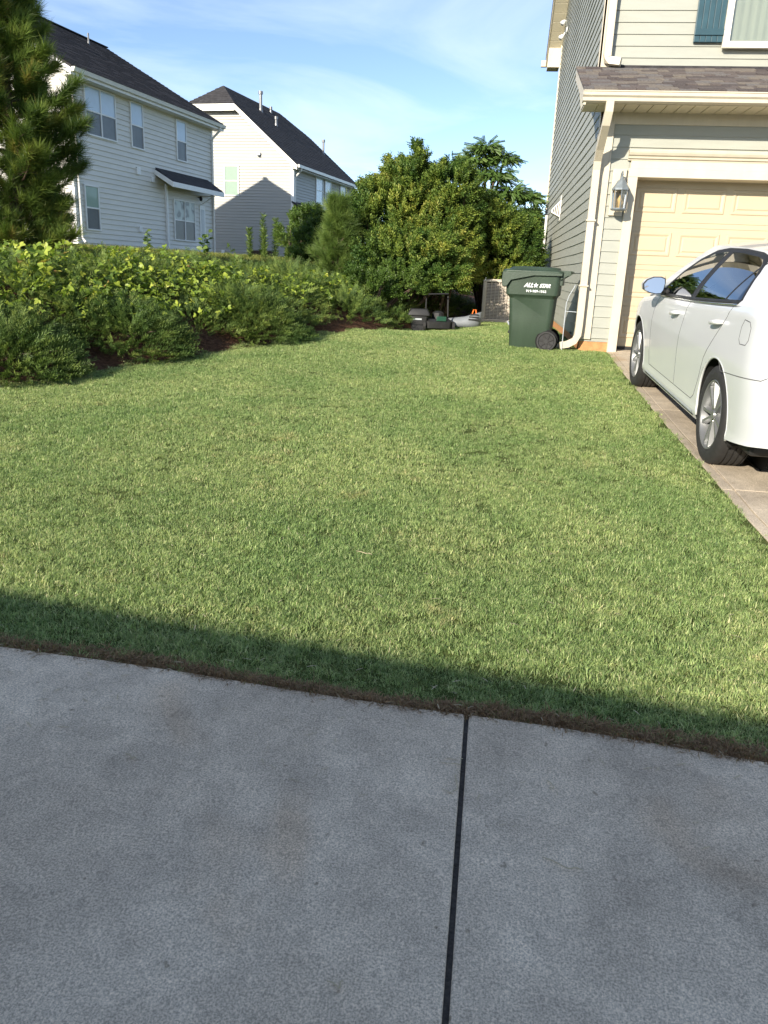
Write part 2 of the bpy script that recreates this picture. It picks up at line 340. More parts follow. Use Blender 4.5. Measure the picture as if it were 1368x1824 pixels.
slab('slab', [(x, eyp(x)) for x in lx]+[(.018-jg, .9), (.0-jg, -.2), (-9, -.2)], M['conc'], near, bz)
slab('slab', [(x, eyp(x)) for x in rx]+[(1.62, -.2), (.0+jg, -.2), (.018+jg, .9)], M['conc'], near, bz)
slab('slab', [(-9, -.22), (-.01, -.22), (-.12, -5.5), (-9, -5.5)], M['conc'], near, bz)
slab('slab', [(.01, -.22), (6.5, -.22), (6.5, -5.5), (-.10, -5.5)], M['conc'], near, bz)
j = MB(); j.prism([(-.006, 0), (-.006, 0)], 0, 0) if False else None
jm = MB(); pj = [(.021, 2.36), (.018, .9), (.0, -.2), (-.11, -5.5)]
for (xa, ya), (xb, yb) in zip(pj, pj[1:]):
    n = 14
    for k in range(n):
        u0_, u1_ = k/n, (k+1)/n; x0, y0, x1, y1 = xa+(xb-xa)*u0_, ya+(yb-ya)*u0_, xa+(xb-xa)*u1_, ya+(yb-ya)*u1_
        jm.add([(x0-.02, y0, bz(0, y0)+.002), (x0+.02, y0, bz(0, y0)+.002), (x1+.02, y1, bz(0, y1)+.002), (x1-.02, y1, bz(0, y1)+.002)], [(0, 1, 2, 3)])
jo = jm.build('joint_filler', mat('joint_tar', (.055, .05, .043), .95, .6, 60, .8, 160), near)
far_d = thing('garage_driveway', None, None); tag(far_d, kind='structure')
de = [(1.565, 10.93), (1.535, 9.2), (1.52, 7.8), (1.51, 6.38), (1.53, 5.14), (1.53, 4.6), (1.55, 4.18), (1.6, 3.2), (1.645, 2.2)]
dxv = lambda y: float(np.interp(y, [p[1] for p in de][::-1], [p[0] for p in de][::-1]))
cuts = [10.93, 9.2, 7.3, 5.0, 2.6, -.2]
for ya, yb in zip(cuts, cuts[1:]):
    ym = [y for y in (10.2, 8.6, 8.53, 7.8, 6.38, 5.65, 4.6, 3.2) if yb < y < ya]
    yy = [ya-.004]+ym+[yb+.004]
    slab('edge_strip', [(dxv(y), y) for y in yy]+[(dxv(y)+.066, y) for y in yy[::-1]], M['conctan'], far_d, bz, dz=.010, bev=.003)
    for xa, xb in ((None, 4.1), (4.108, 6.6)):
        L = [(dxv(y)+.074 if xa is None else xa, y) for y in yy]
        slab('slab', L+[(xb, y) for y in yy[::-1]], M['conctan'], far_d, bz, dz=.013, bev=.003)
MB().box(1.66, 6.5, 10.931, 11.3, .56, .69).build('apron', M['conctan'], far_d, bevel=.005)

# ------------------------------------------------------------------ right-hand house
def K(x, y, z): return (x*1.057, y*1.057, 1.6+(z-1.6)*1.057)
XW, YF, YU, YB = 1.163, 10.93, 11.94, 21.56
XE = 7.4; Z0 = .80; CH = .1375
OR = (XW, YF, .67)
H = thing('house', 'sage green sided house with cream garage door and trim, at the right edge', 'house', OR)
def hb(): return MB(OR)
hb().box(XW+.02, 1.66, YF+.02, YF+.45, .2, Z0+.06).box(6.50, XE, YF+.02, YF+.45, .2, Z0+.06).box(XW+.02, XE, YF+.451, YB, .2, Z0+.06).build('foundation', M['found'], H, bevel=.004)
# wall cores
hb().box(XW+.012, 1.66, YF+.012, YU+.3, Z0, 3.60).box(6.50, XE, YF+.012, YU+.3, Z0, 3.60).box(1.66, 6.50, YF+.012, YU+.3, 2.86, 3.60).box(XW+.012, XE, YU+.013, YB, Z0+.01, 6.9).build('wall', M['sage'], H)
gm = hb(); gm.prism([(YU+.013, 6.9), (YB, 6.9), ((YU+YB)/2, 6.9+.7*(YB-YU)/2)], XW+.012, XE, 'x'); gm.build('gable', M['sage'], H)
def boardmesh(L, axis, h=CH, seg=1, wav=0.0, proud=.017):
    # axis 'x': runs along +x facing -y ; axis 'y': runs along +y facing -x
    mb = MB(); prof = [(0, 0), (-proud, .002), (-proud*.85, .012), (-.002, h+.012)]
    vs = []; fs = []
    for k in range(seg+1):
        a = L*k/seg
        for (o, z) in prof:
            w_ = wav*(math.sin(a*2.1+random.random()*.8)+.6*random.uniform(-1, 1)) if 0 < k < seg else 0
            oo = o+(w_*.5 if o < -.003 else 0)
            vs.append((a, oo, z+w_*.4) if axis == 'x' else (oo, a, z+w_*.4))
    n = len(prof)
    for k in range(seg):
        for q in range(n-1): fs.append((k*n+q, k*n+q+1, (k+1)*n+q+1, (k+1)*n+q))
    fs += [tuple(range(n)), tuple(range(seg*n, seg*n+n))[::-1]]
    mb.add(vs, fs); me = mb.mesh('board'); me.materials.append(M['sage']); return me
def brd(me, x, y, z): return link('siding_board', me, H, (x-OR[0], y-OR[1], z-OR[2]))
bl_low = [boardmesh(YB-.1-(YF+.10), 'y', seg=44, wav=.0035) for _ in range(4)]
bl_up = [boardmesh(YB-.1-(YU+.10), 'y', seg=40, wav=.0035) for _ in range(4)]
nz = 0; z = Z0+.045
while z < 6.93:
    if z < 3.72: brd(bl_low[nz % 4], XW+.012, YF+.10, z)
    else: brd(bl_up[nz % 4], XW+.012, YU+.10, z)
    nz += 1; z += CH
yc = (YU+YB)/2; zp = 6.9+.7*(YB-YU)/2
while z < zp-.15:
    hw = (zp-z)/.7-.12
    brd(boardmesh(2*hw, 'y', seg=8, wav=.002), XW+.012, yc-hw, z); z += CH
sm1 = boardmesh(1.556-1.32, 'x'); lg1 = boardmesh(XE-.1-1.32, 'x', seg=30, wav=.0008); lg2 = boardmesh(XE-.1-1.30, 'x', seg=30, wav=.0008)
z = Z0+.045
while z < 3.05: brd(sm1, 1.32, YF+.012, z); z += CH
z = Z0+.045+17*CH
while z < 3.45: brd(lg1, 1.32, YF+.010, z); z += CH
z = 4.27
while z < 6.85: brd(lg2, 1.28, YU+.012, z); z += CH
# corner posts
hb().box(XW-.02, 1.32, YF-.018, YF+.012, Z0+.03, 3.577).box(XW-.022, XW+.012, YF-.018, YF+.10, Z0+.03, 3.60).build('corner_post', M['cream'], H, bevel=.004)
hb().box(1.30, 1.322, YF-.026, YF-.016, Z0+.03, 3.577).build('corner_bead', M['cream'], H, bevel=.002)
hb().box(XW-.02, 1.30, YU-.018, YU+.012, 4.2, 6.9).box(XW-.022, XW+.012, YU-.018, YU+.10, 4.05, 6.9).build('corner_post', M['cream'], H, bevel=.004)
hb().box(XW-.022, XW+.012, YB-.1, YB+.01, Z0, 6.9).build('corner_post', M['cream'], H, bevel=.004)
hb().box(1.32, XE, YF-.016, YF+.014, 3.44, 3.577).build('frieze_board', M['cream'], H, bevel=.003)
# garage opening
DX0, DX1, DD, ZH = 1.675, 6.475, .30, 2.84
hb().box(1.556, DX0, YF-.032, YF+DD, .66, ZH).build('door_jamb', M['cream'], H, bevel=.004)
hb().box(DX1, DX1+.12, YF-.032, YF+DD, .66, ZH).build('door_jamb', M['cream'], H, bevel=.004)
hb().box(1.556, DX1+.12, YF-.034, YF+DD, ZH, ZH+.10).build('door_head', M['cream'], H, bevel=.004)
hb().box(1.575, DX1+.10, YF-.026, YF+.01, ZH+.10, 3.035).build('header_board', M['cream'], H, bevel=.003)
cp = [(YF+.01, 3.03), (YF-.03, 3.03), (YF-.034, 3.045), (YF-.055, 3.052), (YF-.062, 3.075), (YF-.085, 3.088), (YF-.10, 3.115), (YF-.105, 3.14), (YF-.10, 3.148), (YF+.01, 3.155)]
hb().prism(cp, 1.53, DX1+.15, 'x').build('cornice', M['cream'], H, bevel=.002)
D = MB(OR); D.box(DX0-.02, DX1+.02, YF+DD, YF+DD+.04, .66, ZH+.02); door = D.build('garage_door', M['door'], H)
SH = (ZH-.72)/4+.005
def panelmesh(w, h):
    mb = MB(); R = [(0, 0), (.012, -.010), (.030, -.010), (.055, .002), (.058, .002), (.075, -.008)]
    vs = []; 
    for i_, d in R: vs += [(i_, d, i_), (w-i_, d, i_), (w-i_, d, h-i_), (i_, d, h-i_)]
    fs = []
    for k in range(len(R)-1):
        for q in range(4): fs.append((k*4+q, k*4+(q+1) % 4, (k+1)*4+(q+1) % 4, (k+1)*4+q))
    fs.append(tuple(range(len(R)*4-4, len(R)*4))); mb.add(vs, fs); me = mb.mesh('panel'); me.materials.append(M['door']); return me
pm = panelmesh(.525, .30)
yd = YF+DD-OR[1]
for r_ in range(4):
    zb = .735+r_*SH
    sx = MB(OR); sx.box(DX0-.01, DX1+.01, YF+DD-.007, YF+DD+.0, zb+.004, zb+.060).box(DX0-.01, DX1+.01, YF+DD-.007, YF+DD+.0, zb+SH-.062, zb+SH-.004)
    o = sx.build('section_rail', M['door'], door, bevel=.003)
    for c_ in range(8): link('panel', pm, door, (DX0+.05+c_*.604-OR[0], yd-.001, zb+.115-OR[2]))
hb().box(DX0-.01, DX1+.01, YF+DD-.012, YF+DD+.02, .675, .735).build('door_seal', M['black'], H)
# pent roof
XR0 = .875
ze, zr = 3.70, 4.285; y_e = 10.33
hb().prism([(y_e+.02, ze-.03), (YU+.02, zr-.03), (YU+.02, zr-.06), (YF+.05, 3.60), (10.42, 3.60), (10.42, ze-.06)], XR0+.02, XE+.2, 'x').build('roof_deck', M['soffit'], H)
sl = math.hypot(YU-y_e, zr-ze); ang = math.atan2(zr-ze, YU-y_e)
rr = 0; nrow = 14; exq = sl/nrow
unit = []
for mm in M['shin']:
    u_ = MB(); u_.box(0, 1, 0, 1, 0, 1); me_ = u_.mesh('shingle'); me_.materials.append(mm); unit.append(me_)
rest = hb()
for r_ in range(nrow):
    x = XR0-.02-random.uniform(0, .15); first = True
    while x < 7.5:
        w_ = random.uniform(.10, .30); xa = max(x, XR0-.02); xb = x+w_-.004
        yy = y_e-.03+r_*exq*math.cos(ang); zz = ze-.005+r_*exq*math.sin(ang)
        th = random.choice((.006, .013, .016))
        if xb > xa+.03:
            if xa < 3.15:
                link('shingle', random.choice(unit), H, (xa-OR[0], yy-OR[1], zz-OR[2]-.012), (xb-xa, exq*1.25, th+.010), (ang-.01, 0, 0))
            else:
                c_, s2 = math.cos(ang), math.sin(ang); t_ = th
                rest.add([(xa, yy, zz+t_), (xb, yy, zz+t_), (xb, yy+exq*c_, zz+exq*s2+t_*.3), (xa, yy+exq*c_, zz+exq*s2+t_*.3), (xa, yy, zz-.01), (xb, yy, zz-.01)], [(0, 1, 2, 3), (4, 5, 1, 0)])
        x += w_
o = rest.build('shingles', M['shin'][0], H); tag(o, kind='stuff')
hb().box(1.30, XE, YU-.03, YU+.0, zr-.02, zr+.03).build('flashing', M['roofdark'], H)
# rake board + boxed return + soffit + fascia + gutter
hb().prism([(y_e, ze-.16), (y_e, ze-.012), (YU+.0, zr-.012), (YU+.0, zr-.15)], XR0-.01, XR0+.02, 'x').build('rake_board', M['cream'], H, bevel=.003)
hb().prism([(y_e+.07, 3.577), (y_e+.07, ze-.06), (10.95, 3.92), (10.95, 3.577)], XR0+.021, XW-.03, 'x').build('eave_return', M['cream'], H, bevel=.003)
x = XR0+.02
while x < XE:
    hb().box(x+.004, x+.152, 10.40, YF-.0, 3.571, 3.583).build('soffit_panel', M['soffit'], H); x += .158
hb().box(XR0+.02, XE+.1, 10.395, YF, 3.584, 3.60).build('soffit_backing', M['darkgap'], H)
hb().box(XR0, XE+.1, 10.375, 10.40, 3.56, ze-.01).build('fascia', M['cream'], H, bevel=.003)
gp = [(10.374, 3.565), (10.33, 3.565), (10.30, 3.58), (10.295, 3.615), (10.272, 3.635), (10.268, 3.668), (10.258, 3.674), (10.262, 3.684), (10.285, 3.682), (10.29, 3.66), (10.315, 3.63), (10.318, 3.60), (10.35, 3.585), (10.374, 3.585)]
gu = hb().prism(gp, XR0-.02, XE+.1, 'x').build('gutter', M['cream'], H)
hb().prism([(10.374, 3.565), (10.33, 3.565), (10.30, 3.58), (10.295, 3.615), (10.268, 3.635), (10.265, 3.676), (10.374, 3.676)], XR0-.024, XR0-.018, 'x').build('gutter_cap', M['cream'], gu, bevel=.002)
# downspouts
def spout(pts, w_=.05, name='downspout', parent=H):
    mb = hb(); P = [Vector(p) for p in pts]; vs = []; fs = []
    for i_, p in enumerate(P):
        d = (P[min(i_+1, len(P)-1)]-P[max(i_-1, 0)]).normalized()
        a = Vector((1, 0, 0)) if abs(d.x) < .6 else Vector((0, 1, 0)); a = (a-d*a.dot(d)).normalized(); b_ = d.cross(a)
        prof = [(-1, -.7), (-.45, -.7), (-.35, -.62), (-.1, -.62), (0, -.7), (.1, -.62), (.35, -.62), (.45, -.7), (1, -.7), (1, .7), (-1, .7)]
        for q, r_ in prof: vs.append(tuple(p+a*w_*q*.72+b_*w_*r_))
    n = 11
    for i_ in range(len(P)-1):
        for k in range(n): fs.append((i_*n+k, i_*n+(k+1) % n, (i_+1)*n+(k+1) % n, (i_+1)*n+k))
    fs += [tuple(range(n)), tuple(range((len(P)-1)*n, len(P)*n))]
    mb.add(vs, fs); return mb.build(name, M['cream'], parent, bevel=.003)
xd = XW+.005
spout([(xd-.0, 10.33, 3.58), (xd-.0, 10.34, 3.48), (xd-.01, 10.40, 3.36), (xd-.015, 10.70, 3.14), (xd-.015, 10.83, 3.02), (xd-.015, 10.86, 2.9), (xd-.015, 10.86, 1.9), (xd-.015, 10.86, 1.0), (xd-.02, 10.86, .88), (xd-.06, 10.86, .80), (xd-.14, 10.86, .755), (xd-.24, 10.86, .735)], .062)
spout([(XW+.075, YU-.07, 6.8), (XW+.075, YU-.07, 4.42), (XW+.085, YU-.08, 4.37), (XW+.12, YU-.10, 4.345), (XW+.25, YU-.14, 4.325)], .066)
for zz in (1.5, 2.3): hb().box(xd-.075, xd+.045, 10.80, 10.91, zz, zz+.02).build('strap', M['cream'], H, bevel=.002)
# upper shutter + window
ws = hb()
hb().box(2.31, 2.67, YU-.045, YU-.02, 4.58, 6.3).build('shutter', M['shutter'], H, bevel=.003)
for k in range(5): hb().box(2.315+k*.071, 2.315+k*.071+.066, YU-.058, YU-.046, 4.585, 6.295).build('shutter_board', M['shutter'], H, bevel=.003)
for zz in (4.66, 5.4, 6.1): hb().box(2.31, 2.67, YU-.075, YU-.058, zz, zz+.075).build('shutter_batten', M['shutter'], H, bevel=.003)
def window(parent, x0, x1, z0, z1, y, mats, mk, fr=M['frame'], fw=.06, depth=.05, mull=0, split=.5, name='window'):
    a = mk(); a.box(x0, x0+fw, y-depth, y, z0, z1).box(x1-fw, x1, y-depth, y, z0, z1).box(x0+fw, x1-fw, y-depth, y, z0, z0+fw).box(x0+fw, x1-fw, y-depth, y, z1-fw, z1)
    o = a.build(name, fr, parent, bevel=.004)
    bays = [(x0+fw, x1-fw)] if not mull else [(x0+fw, (x0+x1)/2-fw*.5), ((x0+x1)/2+fw*.5, x1-fw)]
    if mull: mk().box((x0+x1)/2-fw*.5, (x0+x1)/2+fw*.5, y-depth*.99, y, z0+fw, z1-fw).build('mullion', fr, o)
    zm = z0+(z1-z0)*split
    for xa, xb in bays:
        mk().box(xa, xb, y-depth*.8, y-.002, zm-.025, zm+.025).build('meeting_rail', fr, o, bevel=.003)
        mk().box(xa, xb, y-.022, y-.012, zm+.025, z1-fw).build('pane', mats[0], o)
        mk().box(xa, xb, y-.018, y-.008, z0+fw, zm-.025).build('pane', mats[1], o)
    return o
wo = window(H, 2.67, 3.75, 4.51, 6.35, YU-.04, (M['winglass'], M['winglass']), hb, depth=.07, fw=.075)
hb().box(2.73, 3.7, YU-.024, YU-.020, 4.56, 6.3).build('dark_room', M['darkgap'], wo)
cvs = []; n = 60
for zz in (4.58, 6.28):
    for k in range(n+1): cvs.append((2.752+.91*k/n, YU-.034+.006*math.sin(k*.9)+.002*math.sin(k*2.3), zz))
hb().add(cvs, [(k, k+1, n+2+k, n+1+k) for k in range(n)]).build('curtain', M['curtain'], wo, smooth=True)
# main roof with rake on the gable side
SL = .7; zt = 6.9+.7*(YB-YU)/2
for sgn in (0, 1):
    ya = (YU-.42 if not sgn else YB+.42); z_a = 6.9-.42*SL
    hb().prism([(ya, z_a+.10), (yc, zt+.10), (yc, zt+.18), (ya, z_a+.18)] if True else [], XW-.34, XE+.3, 'x').build('roof', M['roofdark'], H)
    hb().prism([(ya, z_a-.06), (yc, zt-.06), (yc, zt+.10), (ya, z_a+.10)], XW-.33, XW-.31, 'x').build('rake_board', M['cream'], H, bevel=.003)
    y = ya; st = .20*(1 if not sgn else -1)
    k = 0
    while (y < yc-.1 if not sgn else y > yc+.1):
        y2 = y+st*.94; f_ = lambda q: 6.9-.42*SL+abs(q-ya)*SL
        hb().add([(XW-.309, y, f_(y)-.05), (XW-.0, y, f_(y)-.05), (XW-.0, y2, f_(y2)-.05), (XW-.309, y2, f_(y2)-.05), (XW-.309, y, f_(y)-.035), (XW, y, f_(y)-.035), (XW, y2, f_(y2)-.035), (XW-.309, y2, f_(y2)-.035)],
                 [(0, 1, 2, 3), (4, 5, 6, 7), (0, 1, 5, 4), (2, 3, 7, 6), (1, 2, 6, 5), (0, 3, 7, 4)]).build('soffit_panel', M['soffit'], H)
        y += st
hb().prism([(YB-.02, 6.45), (YB+.42, 6.45), (YB+.42, 6.72), (YB-.02, 6.98)], XW-.30, XW-.02, 'x').build('eave_return', M['cream'], H, bevel=.004)
hb().box(XW-.44, XE+.3, YB+.43, YB+.53, 6.56, 6.70).build('gutter', M['cream'], H, bevel=.01)
# side fittings
v = hb(); v.add([(XW, 16.5, 2.72), (XW, 16.8, 2.72), (XW, 16.8, 3.05), (XW, 16.5, 3.05), (XW-.17, 16.52, 2.80), (XW-.17, 16.78, 2.80), (XW-.17, 16.78, 2.86), (XW-.17, 16.52, 2.86)],
      [(0, 1, 5, 4), (3, 2, 6, 7), (0, 3, 7, 4), (1, 2, 6, 5), (4, 5, 6, 7)]); vo = v.build('wall_vent', M['trimwhite'], H, bevel=.004)
for k in range(4): hb().box(XW-.15+k*.035, XW-.135+k*.035, 16.495, 16.50, 2.82-k*.02, 2.87+k*.035).build('louver', M['acdark'], vo)
hb().box(XW-.012, XW-.003, 16.45, 16.86, 2.66, 3.12).build('vent_flange', M['trimwhite'], vo, bevel=.003)
mb_ = hb().box(XW-.14, XW, 19.45, 19.85, .9, 2.14).build('meter_box', M['trimwhite'], H, bevel=.01)
hb().lathe([(XW-.25, .0), (XW-.25, .07), (XW-.14, .085)], (0, 19.65, 1.85), 'x', 16).build('meter_dial', M['winglass'], mb_)
hb().tube([(XW-.06, 20.1, .8), (XW-.06, 20.1, 3.0)], .03).build('conduit', M['trimwhite'], H)
fl = hb().lathe([(-.02, .0), (-.02, .07), (.0, .07)], (XW-.02, 19.75, 6.78), 'x', 14).build('flood_light', M['white'], H)
for a_, (yy, zz) in enumerate(((19.62, 6.90), (19.84, 6.68))):
    hb().tube([(XW-.03, 19.75, 6.78), (XW-.07, yy+.03, zz+.03), (XW-.10, yy, zz), (XW-.15, yy-.04, zz-.05)], [.015, .02, .038, .05], 12).build('lamp_head', M['white'], fl, smooth=True)
# lantern (part of the house wall fitting)
pl = hb().box(1.365, 1.535, YF-.040, YF-.005, 2.38, 2.93).build('lamp_plate', M['cream'], H, bevel=.006)
LX, LY = 1.465, YF-.19
L_ = hb(); L_.lathe([(0, .0), (0, .05), (.02, .055), (.035, .03), (.04, 0)], (LX, YF-.08, 2.74), 'y', 16)
L_.tube([(LX, YF-.05, 2.74), (LX, YF-.10, 2.86), (LX, YF-.16, 2.88), (LX, LY, 2.82), (LX, LY, 2.80)], [.010, .012, .012, .010, .010], 8)
L_.lathe([(2.90, .0), (2.88, .008), (2.865, .004), (2.85, .014), (2.83, .008), (2.815, .022), (2.80, .02), (2.775, .05), (2.73, .075), (2.69, .105), (2.675, .112), (2.665, .112), (2.66, .0)], (LX, LY, 0), 'z', 8)
L_.lathe([(2.43, 0), (2.43, .092), (2.445, .105), (2.455, .10), (2.46, .0)], (LX, LY, 0), 'z', 8)
for k in range(8):
    a_ = 2*math.pi*k/8; L_.tube([(LX+.098*math.cos(a_), LY+.098*math.sin(a_), 2.665), (LX+.088*math.cos(a_), LY+.088*math.sin(a_), 2.455)], .005, 5)
lant = L_.build('lantern', M['lampmetal'], H)
hb().lathe([(2.46, .084), (2.66, .094)], (LX, LY, 0), 'z', 8).build('lamp_glass', M['lampglass'], lant)
hb().tube([(LX, LY, 2.46), (LX, LY, 2.52), (LX, LY, 2.56), (LX, LY, 2.61)], [.012, .014, .028, .004], 10).build('bulb', M['bulb'], lant, smooth=True)
# far side sheds: the rest of the roof skirt end and splash pieces
sb = MB().add([(.70, 11.05, Gf(.7, 11.1)), (1.08, 10.98, Gf(1, 11.1)), (1.10, 11.12, Gf(1, 11.1)), (.72, 11.22, Gf(.7, 11.1)), (.70, 11.05, .735), (1.08, 10.98, .735), (1.10, 11.12, .73), (.72, 11.22, .73)],
              [(0, 1, 2, 3), (4, 5, 6, 7), (0, 1, 5, 4), (1, 2, 6, 5), (2, 3, 7, 6), (3, 0, 4, 7)]).build('splash_block', M['pad'], None, bevel=.006)
tag(sb, 'flat pale splash block in the grass below the downspout elbow', 'splash block')
rod = MB().tube([(.955, 10.80, .62), (.955, 10.82, 1.0), (.957, 10.84, 1.28), (.985, 10.84, 1.38), (1.045, 10.84, 1.50), (1.045, 10.84, 1.52)], .006, 6).build('garden_stake', M['lightgrey'], None)
MB().tube([(.957, 10.83, 1.18), (1.10, 10.83, 1.175)], .005, 6).build('crossbar', M['lightgrey'], rod)
tag(rod, 'thin bent grey metal stake between the wheeled bin and the downspout', 'garden stake')

# ------------------------------------------------------------------ far houses
def shingle_plane(mb, p00, p10, p01, p11, rows, th=.02, tab=.45):
    """courses of shingles on a quad: p00-p10 along the eave, p01-p11 along the ridge"""
    p00, p10, p01, p11 = map(Vector, (p00, p10, p01, p11)); n = (p10-p00).cross(p01-p00).normalized()
    if n.z < 0: n = -n
    for r_ in range(rows):
        a, b_ = r_/rows, (r_+1)/rows; A0 = p00.lerp(p01, a); A1 = p10.lerp(p11, a); B0 = p00.lerp(p01, b_); B1 = p10.lerp(p11, b_)
        L = (A1-A0).length; c_ = max(1, int(L/tab))
        for k in range(c_):
            u, w_ = k/c_, (k+1)/c_; h_ = th*random.choice((1, 1, .55))
            q = [A0.lerp(A1, u)+n*h_, A0.lerp(A1, w_)+n*h_, B0.lerp(B1, w_)+n*.001, B0.lerp(B1, u)+n*.001, A0.lerp(A1, u)-n*.002, A0.lerp(A1, w_)-n*.002]
            mb.add([tuple(x_) for x_ in q], [(0, 1, 2, 3), (4, 5, 1, 0)])
def siding(mb, p0, p1, z0, z1, course, out, topf=None, proud=.02):
    p0 = Vector(p0); p1 = Vector(p1); out = Vector(out); z = z0; L = (p1-p0).length
    while z < z1:
        h_ = min(course, z1-z); a, b_ = (0, 1) if topf is None else topf(z+h_*.5)
        if b_ > a:
            A = p0.lerp(p1, a); B = p0.lerp(p1, b_)
            mb.add([(A.x, A.y, z), (B.x, B.y, z), (B.x+out.x*proud, B.y+out.y*proud, z+.004), (A.x+out.x*proud, A.y+out.y*proud, z+.004), (A.x, A.y, z+h_), (B.x, B.y, z+h_)], [(0, 1, 2, 3), (3, 2, 5, 4)])
        z += course
RZ = rad(90-8.15)
def c1(t): return t*1.15
def cz(z): return 1.6+(z-1.6)*1.15
Z1 = 1.75
H1 = thing('house', 'pale vinyl house with long two-storey wall, nearer of the two on the slope', 'house', (-12.653, 35.777, 0), RZ)
mk = lambda: MB()
XN, EZ, YD, RZZ = -9.64, 7.42, 10.4, 10.35
MB().prism([(0, Z1), (YD, Z1), (YD, EZ), (YD/2, RZZ-.25), (0, EZ)], XN, 0, 'x').build('wall', M['vinyl1'], H1)
sd = MB(); siding(sd, (XN, 0, 0), (0, 0, 0), Z1, EZ-.06, .17, (0, -1, 0), None, .03)
gf = lambda z: (0, 1) if z < EZ else ((z-EZ)/(RZZ-.25-EZ)/2, 1-(z-EZ)/(RZZ-.25-EZ)/2)
siding(sd, (XN, 0, 0), (XN, YD, 0), Z1, RZZ-.3, .17, (-1, 0, 0), gf); siding(sd, (0, 0, 0), (0, YD, 0), Z1, RZZ-.3, .17, (1, 0, 0), gf)
tag(sd.build('siding', M['vinyl1'], H1), kind='stuff')
for X in (XN, 0): MB().box(X-.06, X+.06, -.03, .06, Z1, EZ).build('corner_post', M['white'], H1)
rf = MB(); ov = .42; es = (RZZ-EZ)/(YD/2)
ez0 = EZ-ov*es+.12
rm = MB().prism([(-ov, ez0-.05), (YD/2, RZZ+.0), (YD/2, RZZ+.10), (-ov, ez0+.05)], XN-.32, .32, 'x').prism([(YD+ov, ez0-.05), (YD/2, RZZ), (YD/2, RZZ+.10), (YD+ov, ez0+.05)], XN-.32, .32, 'x').build('roof', M['roofdark'], H1)
shingle_plane(rf, (XN-.34, -ov, ez0+.06), (.34, -ov, ez0+.06), (XN-.34, YD/2, RZZ+.11), (.34, YD/2, RZZ+.11), 30); tag(rf.build('shingles', M['roofdark'], rm), kind='stuff')
MB().box(XN-.33, .33, YD/2-.12, YD/2+.12, RZZ+.10, RZZ+.14).build('ridge_cap', M['roofdark'], rm)
for X in (XN-.36, .33):
    MB().prism([(-ov, ez0-.22), (YD/2, RZZ-.17), (YD+ov, ez0-.22), (YD+ov, ez0-.03), (YD/2, RZZ+.04), (-ov, ez0-.03)], X, X+.03, 'x').build('rake_board', M['white'], H1)
MB().box(XN-.32, .32, -ov+.0, .0, ez0-.22, ez0-.19).build('soffit', M['trimwhite'], H1)
MB().box(XN-.3, .3, -ov-.01, -ov+.02, ez0-.22, ez0-.02).build('fascia', M['trimwhite'], H1)
MB().prism([(-ov-.015, ez0-.14), (-ov-.10, ez0-.12), (-ov-.13, ez0-.02), (-ov-.14, ez0+.0), (-ov-.015, ez0+.0)], XN-.33, .33, 'x').build('gutter', M['trimwhite'], H1)
MB().box(XN, 0, -.035, .0, EZ-.13, EZ-.0).build('frieze_board', M['trimwhite'], H1)
def dsp(H_, X, zt_, zb_, sg):
    return MB().tube([(X, -ov-.08, zt_-.1), (X, -ov-.05, zt_-.25), (X, -.12, zt_-.55), (X, -.08, zt_-.7), (X, -.08, zb_+.2), (X+.0, -.2, zb_+.05)], .045, 6).build('downspout', M['trimwhite'], H_)
dsp(H1, -.10, ez0, Z1+.15, 1); dsp(H1, XN+.12, ez0, Z1+.3, 1)
def w1(t0, t1, za, zb, mats=(M['blind'], M['screen']), mull=0, H_=H1, y=-.02, f=c1, g_=cz, fw=.05):
    return window(H_, f(t0), f(t1), g_(za), g_(zb), y, mats, mk, fr=M['white'], fw=fw, depth=.05, mull=mull)
w1(-7.72, -6.2, 5.02, 6.35, mull=1); w1(-5.42, -4.70, 5.0, 6.36); w1(-2.65, -1.96, 4.98, 6.30)
w1(-8.0, -7.31, 2.39, 3.66, (M['greenpane'], M['screen'])); w1(-2.99, -1.5, 2.32, 3.71, (M['swirl'], M['screen']), mull=1)
d_ = MB().box(c1(-1.12), c1(-.70), -.05, 0, cz(1.85), cz(3.64)).build('door', M['white'], H1, bevel=.005)
MB().box(c1(-1.02), c1(-.80), -.058, -.05, cz(2.0), cz(3.5)).build('door_panel', M['lightgrey'], d_)
for n_, t_, z_, s2 in (('dryer_vent', -5.12, 4.35, .12), ('outlet_cover', -5.16, 2.57, .09), ('outlet_cover', -4.30, 4.18, .09), ('hose_bib', -.42, 2.25, .05)):
    MB().box(c1(t_)-s2, c1(t_)+s2, -.09, 0, cz(z_)-s2*1.1, cz(z_)+s2*1.1).build(n_, M['white'] if n_ != 'hose_bib' else M['lightgrey'], H1, bevel=.01)
MB().ball((c1(-.98)-.25, -.16, cz(3.86)), (.07, .07, .10)).tube([(c1(-.98)-.25, -.02, cz(3.9)), (c1(-.98)-.25, -.16, cz(3.9))], .02).build('porch_light', M['black'], H1)
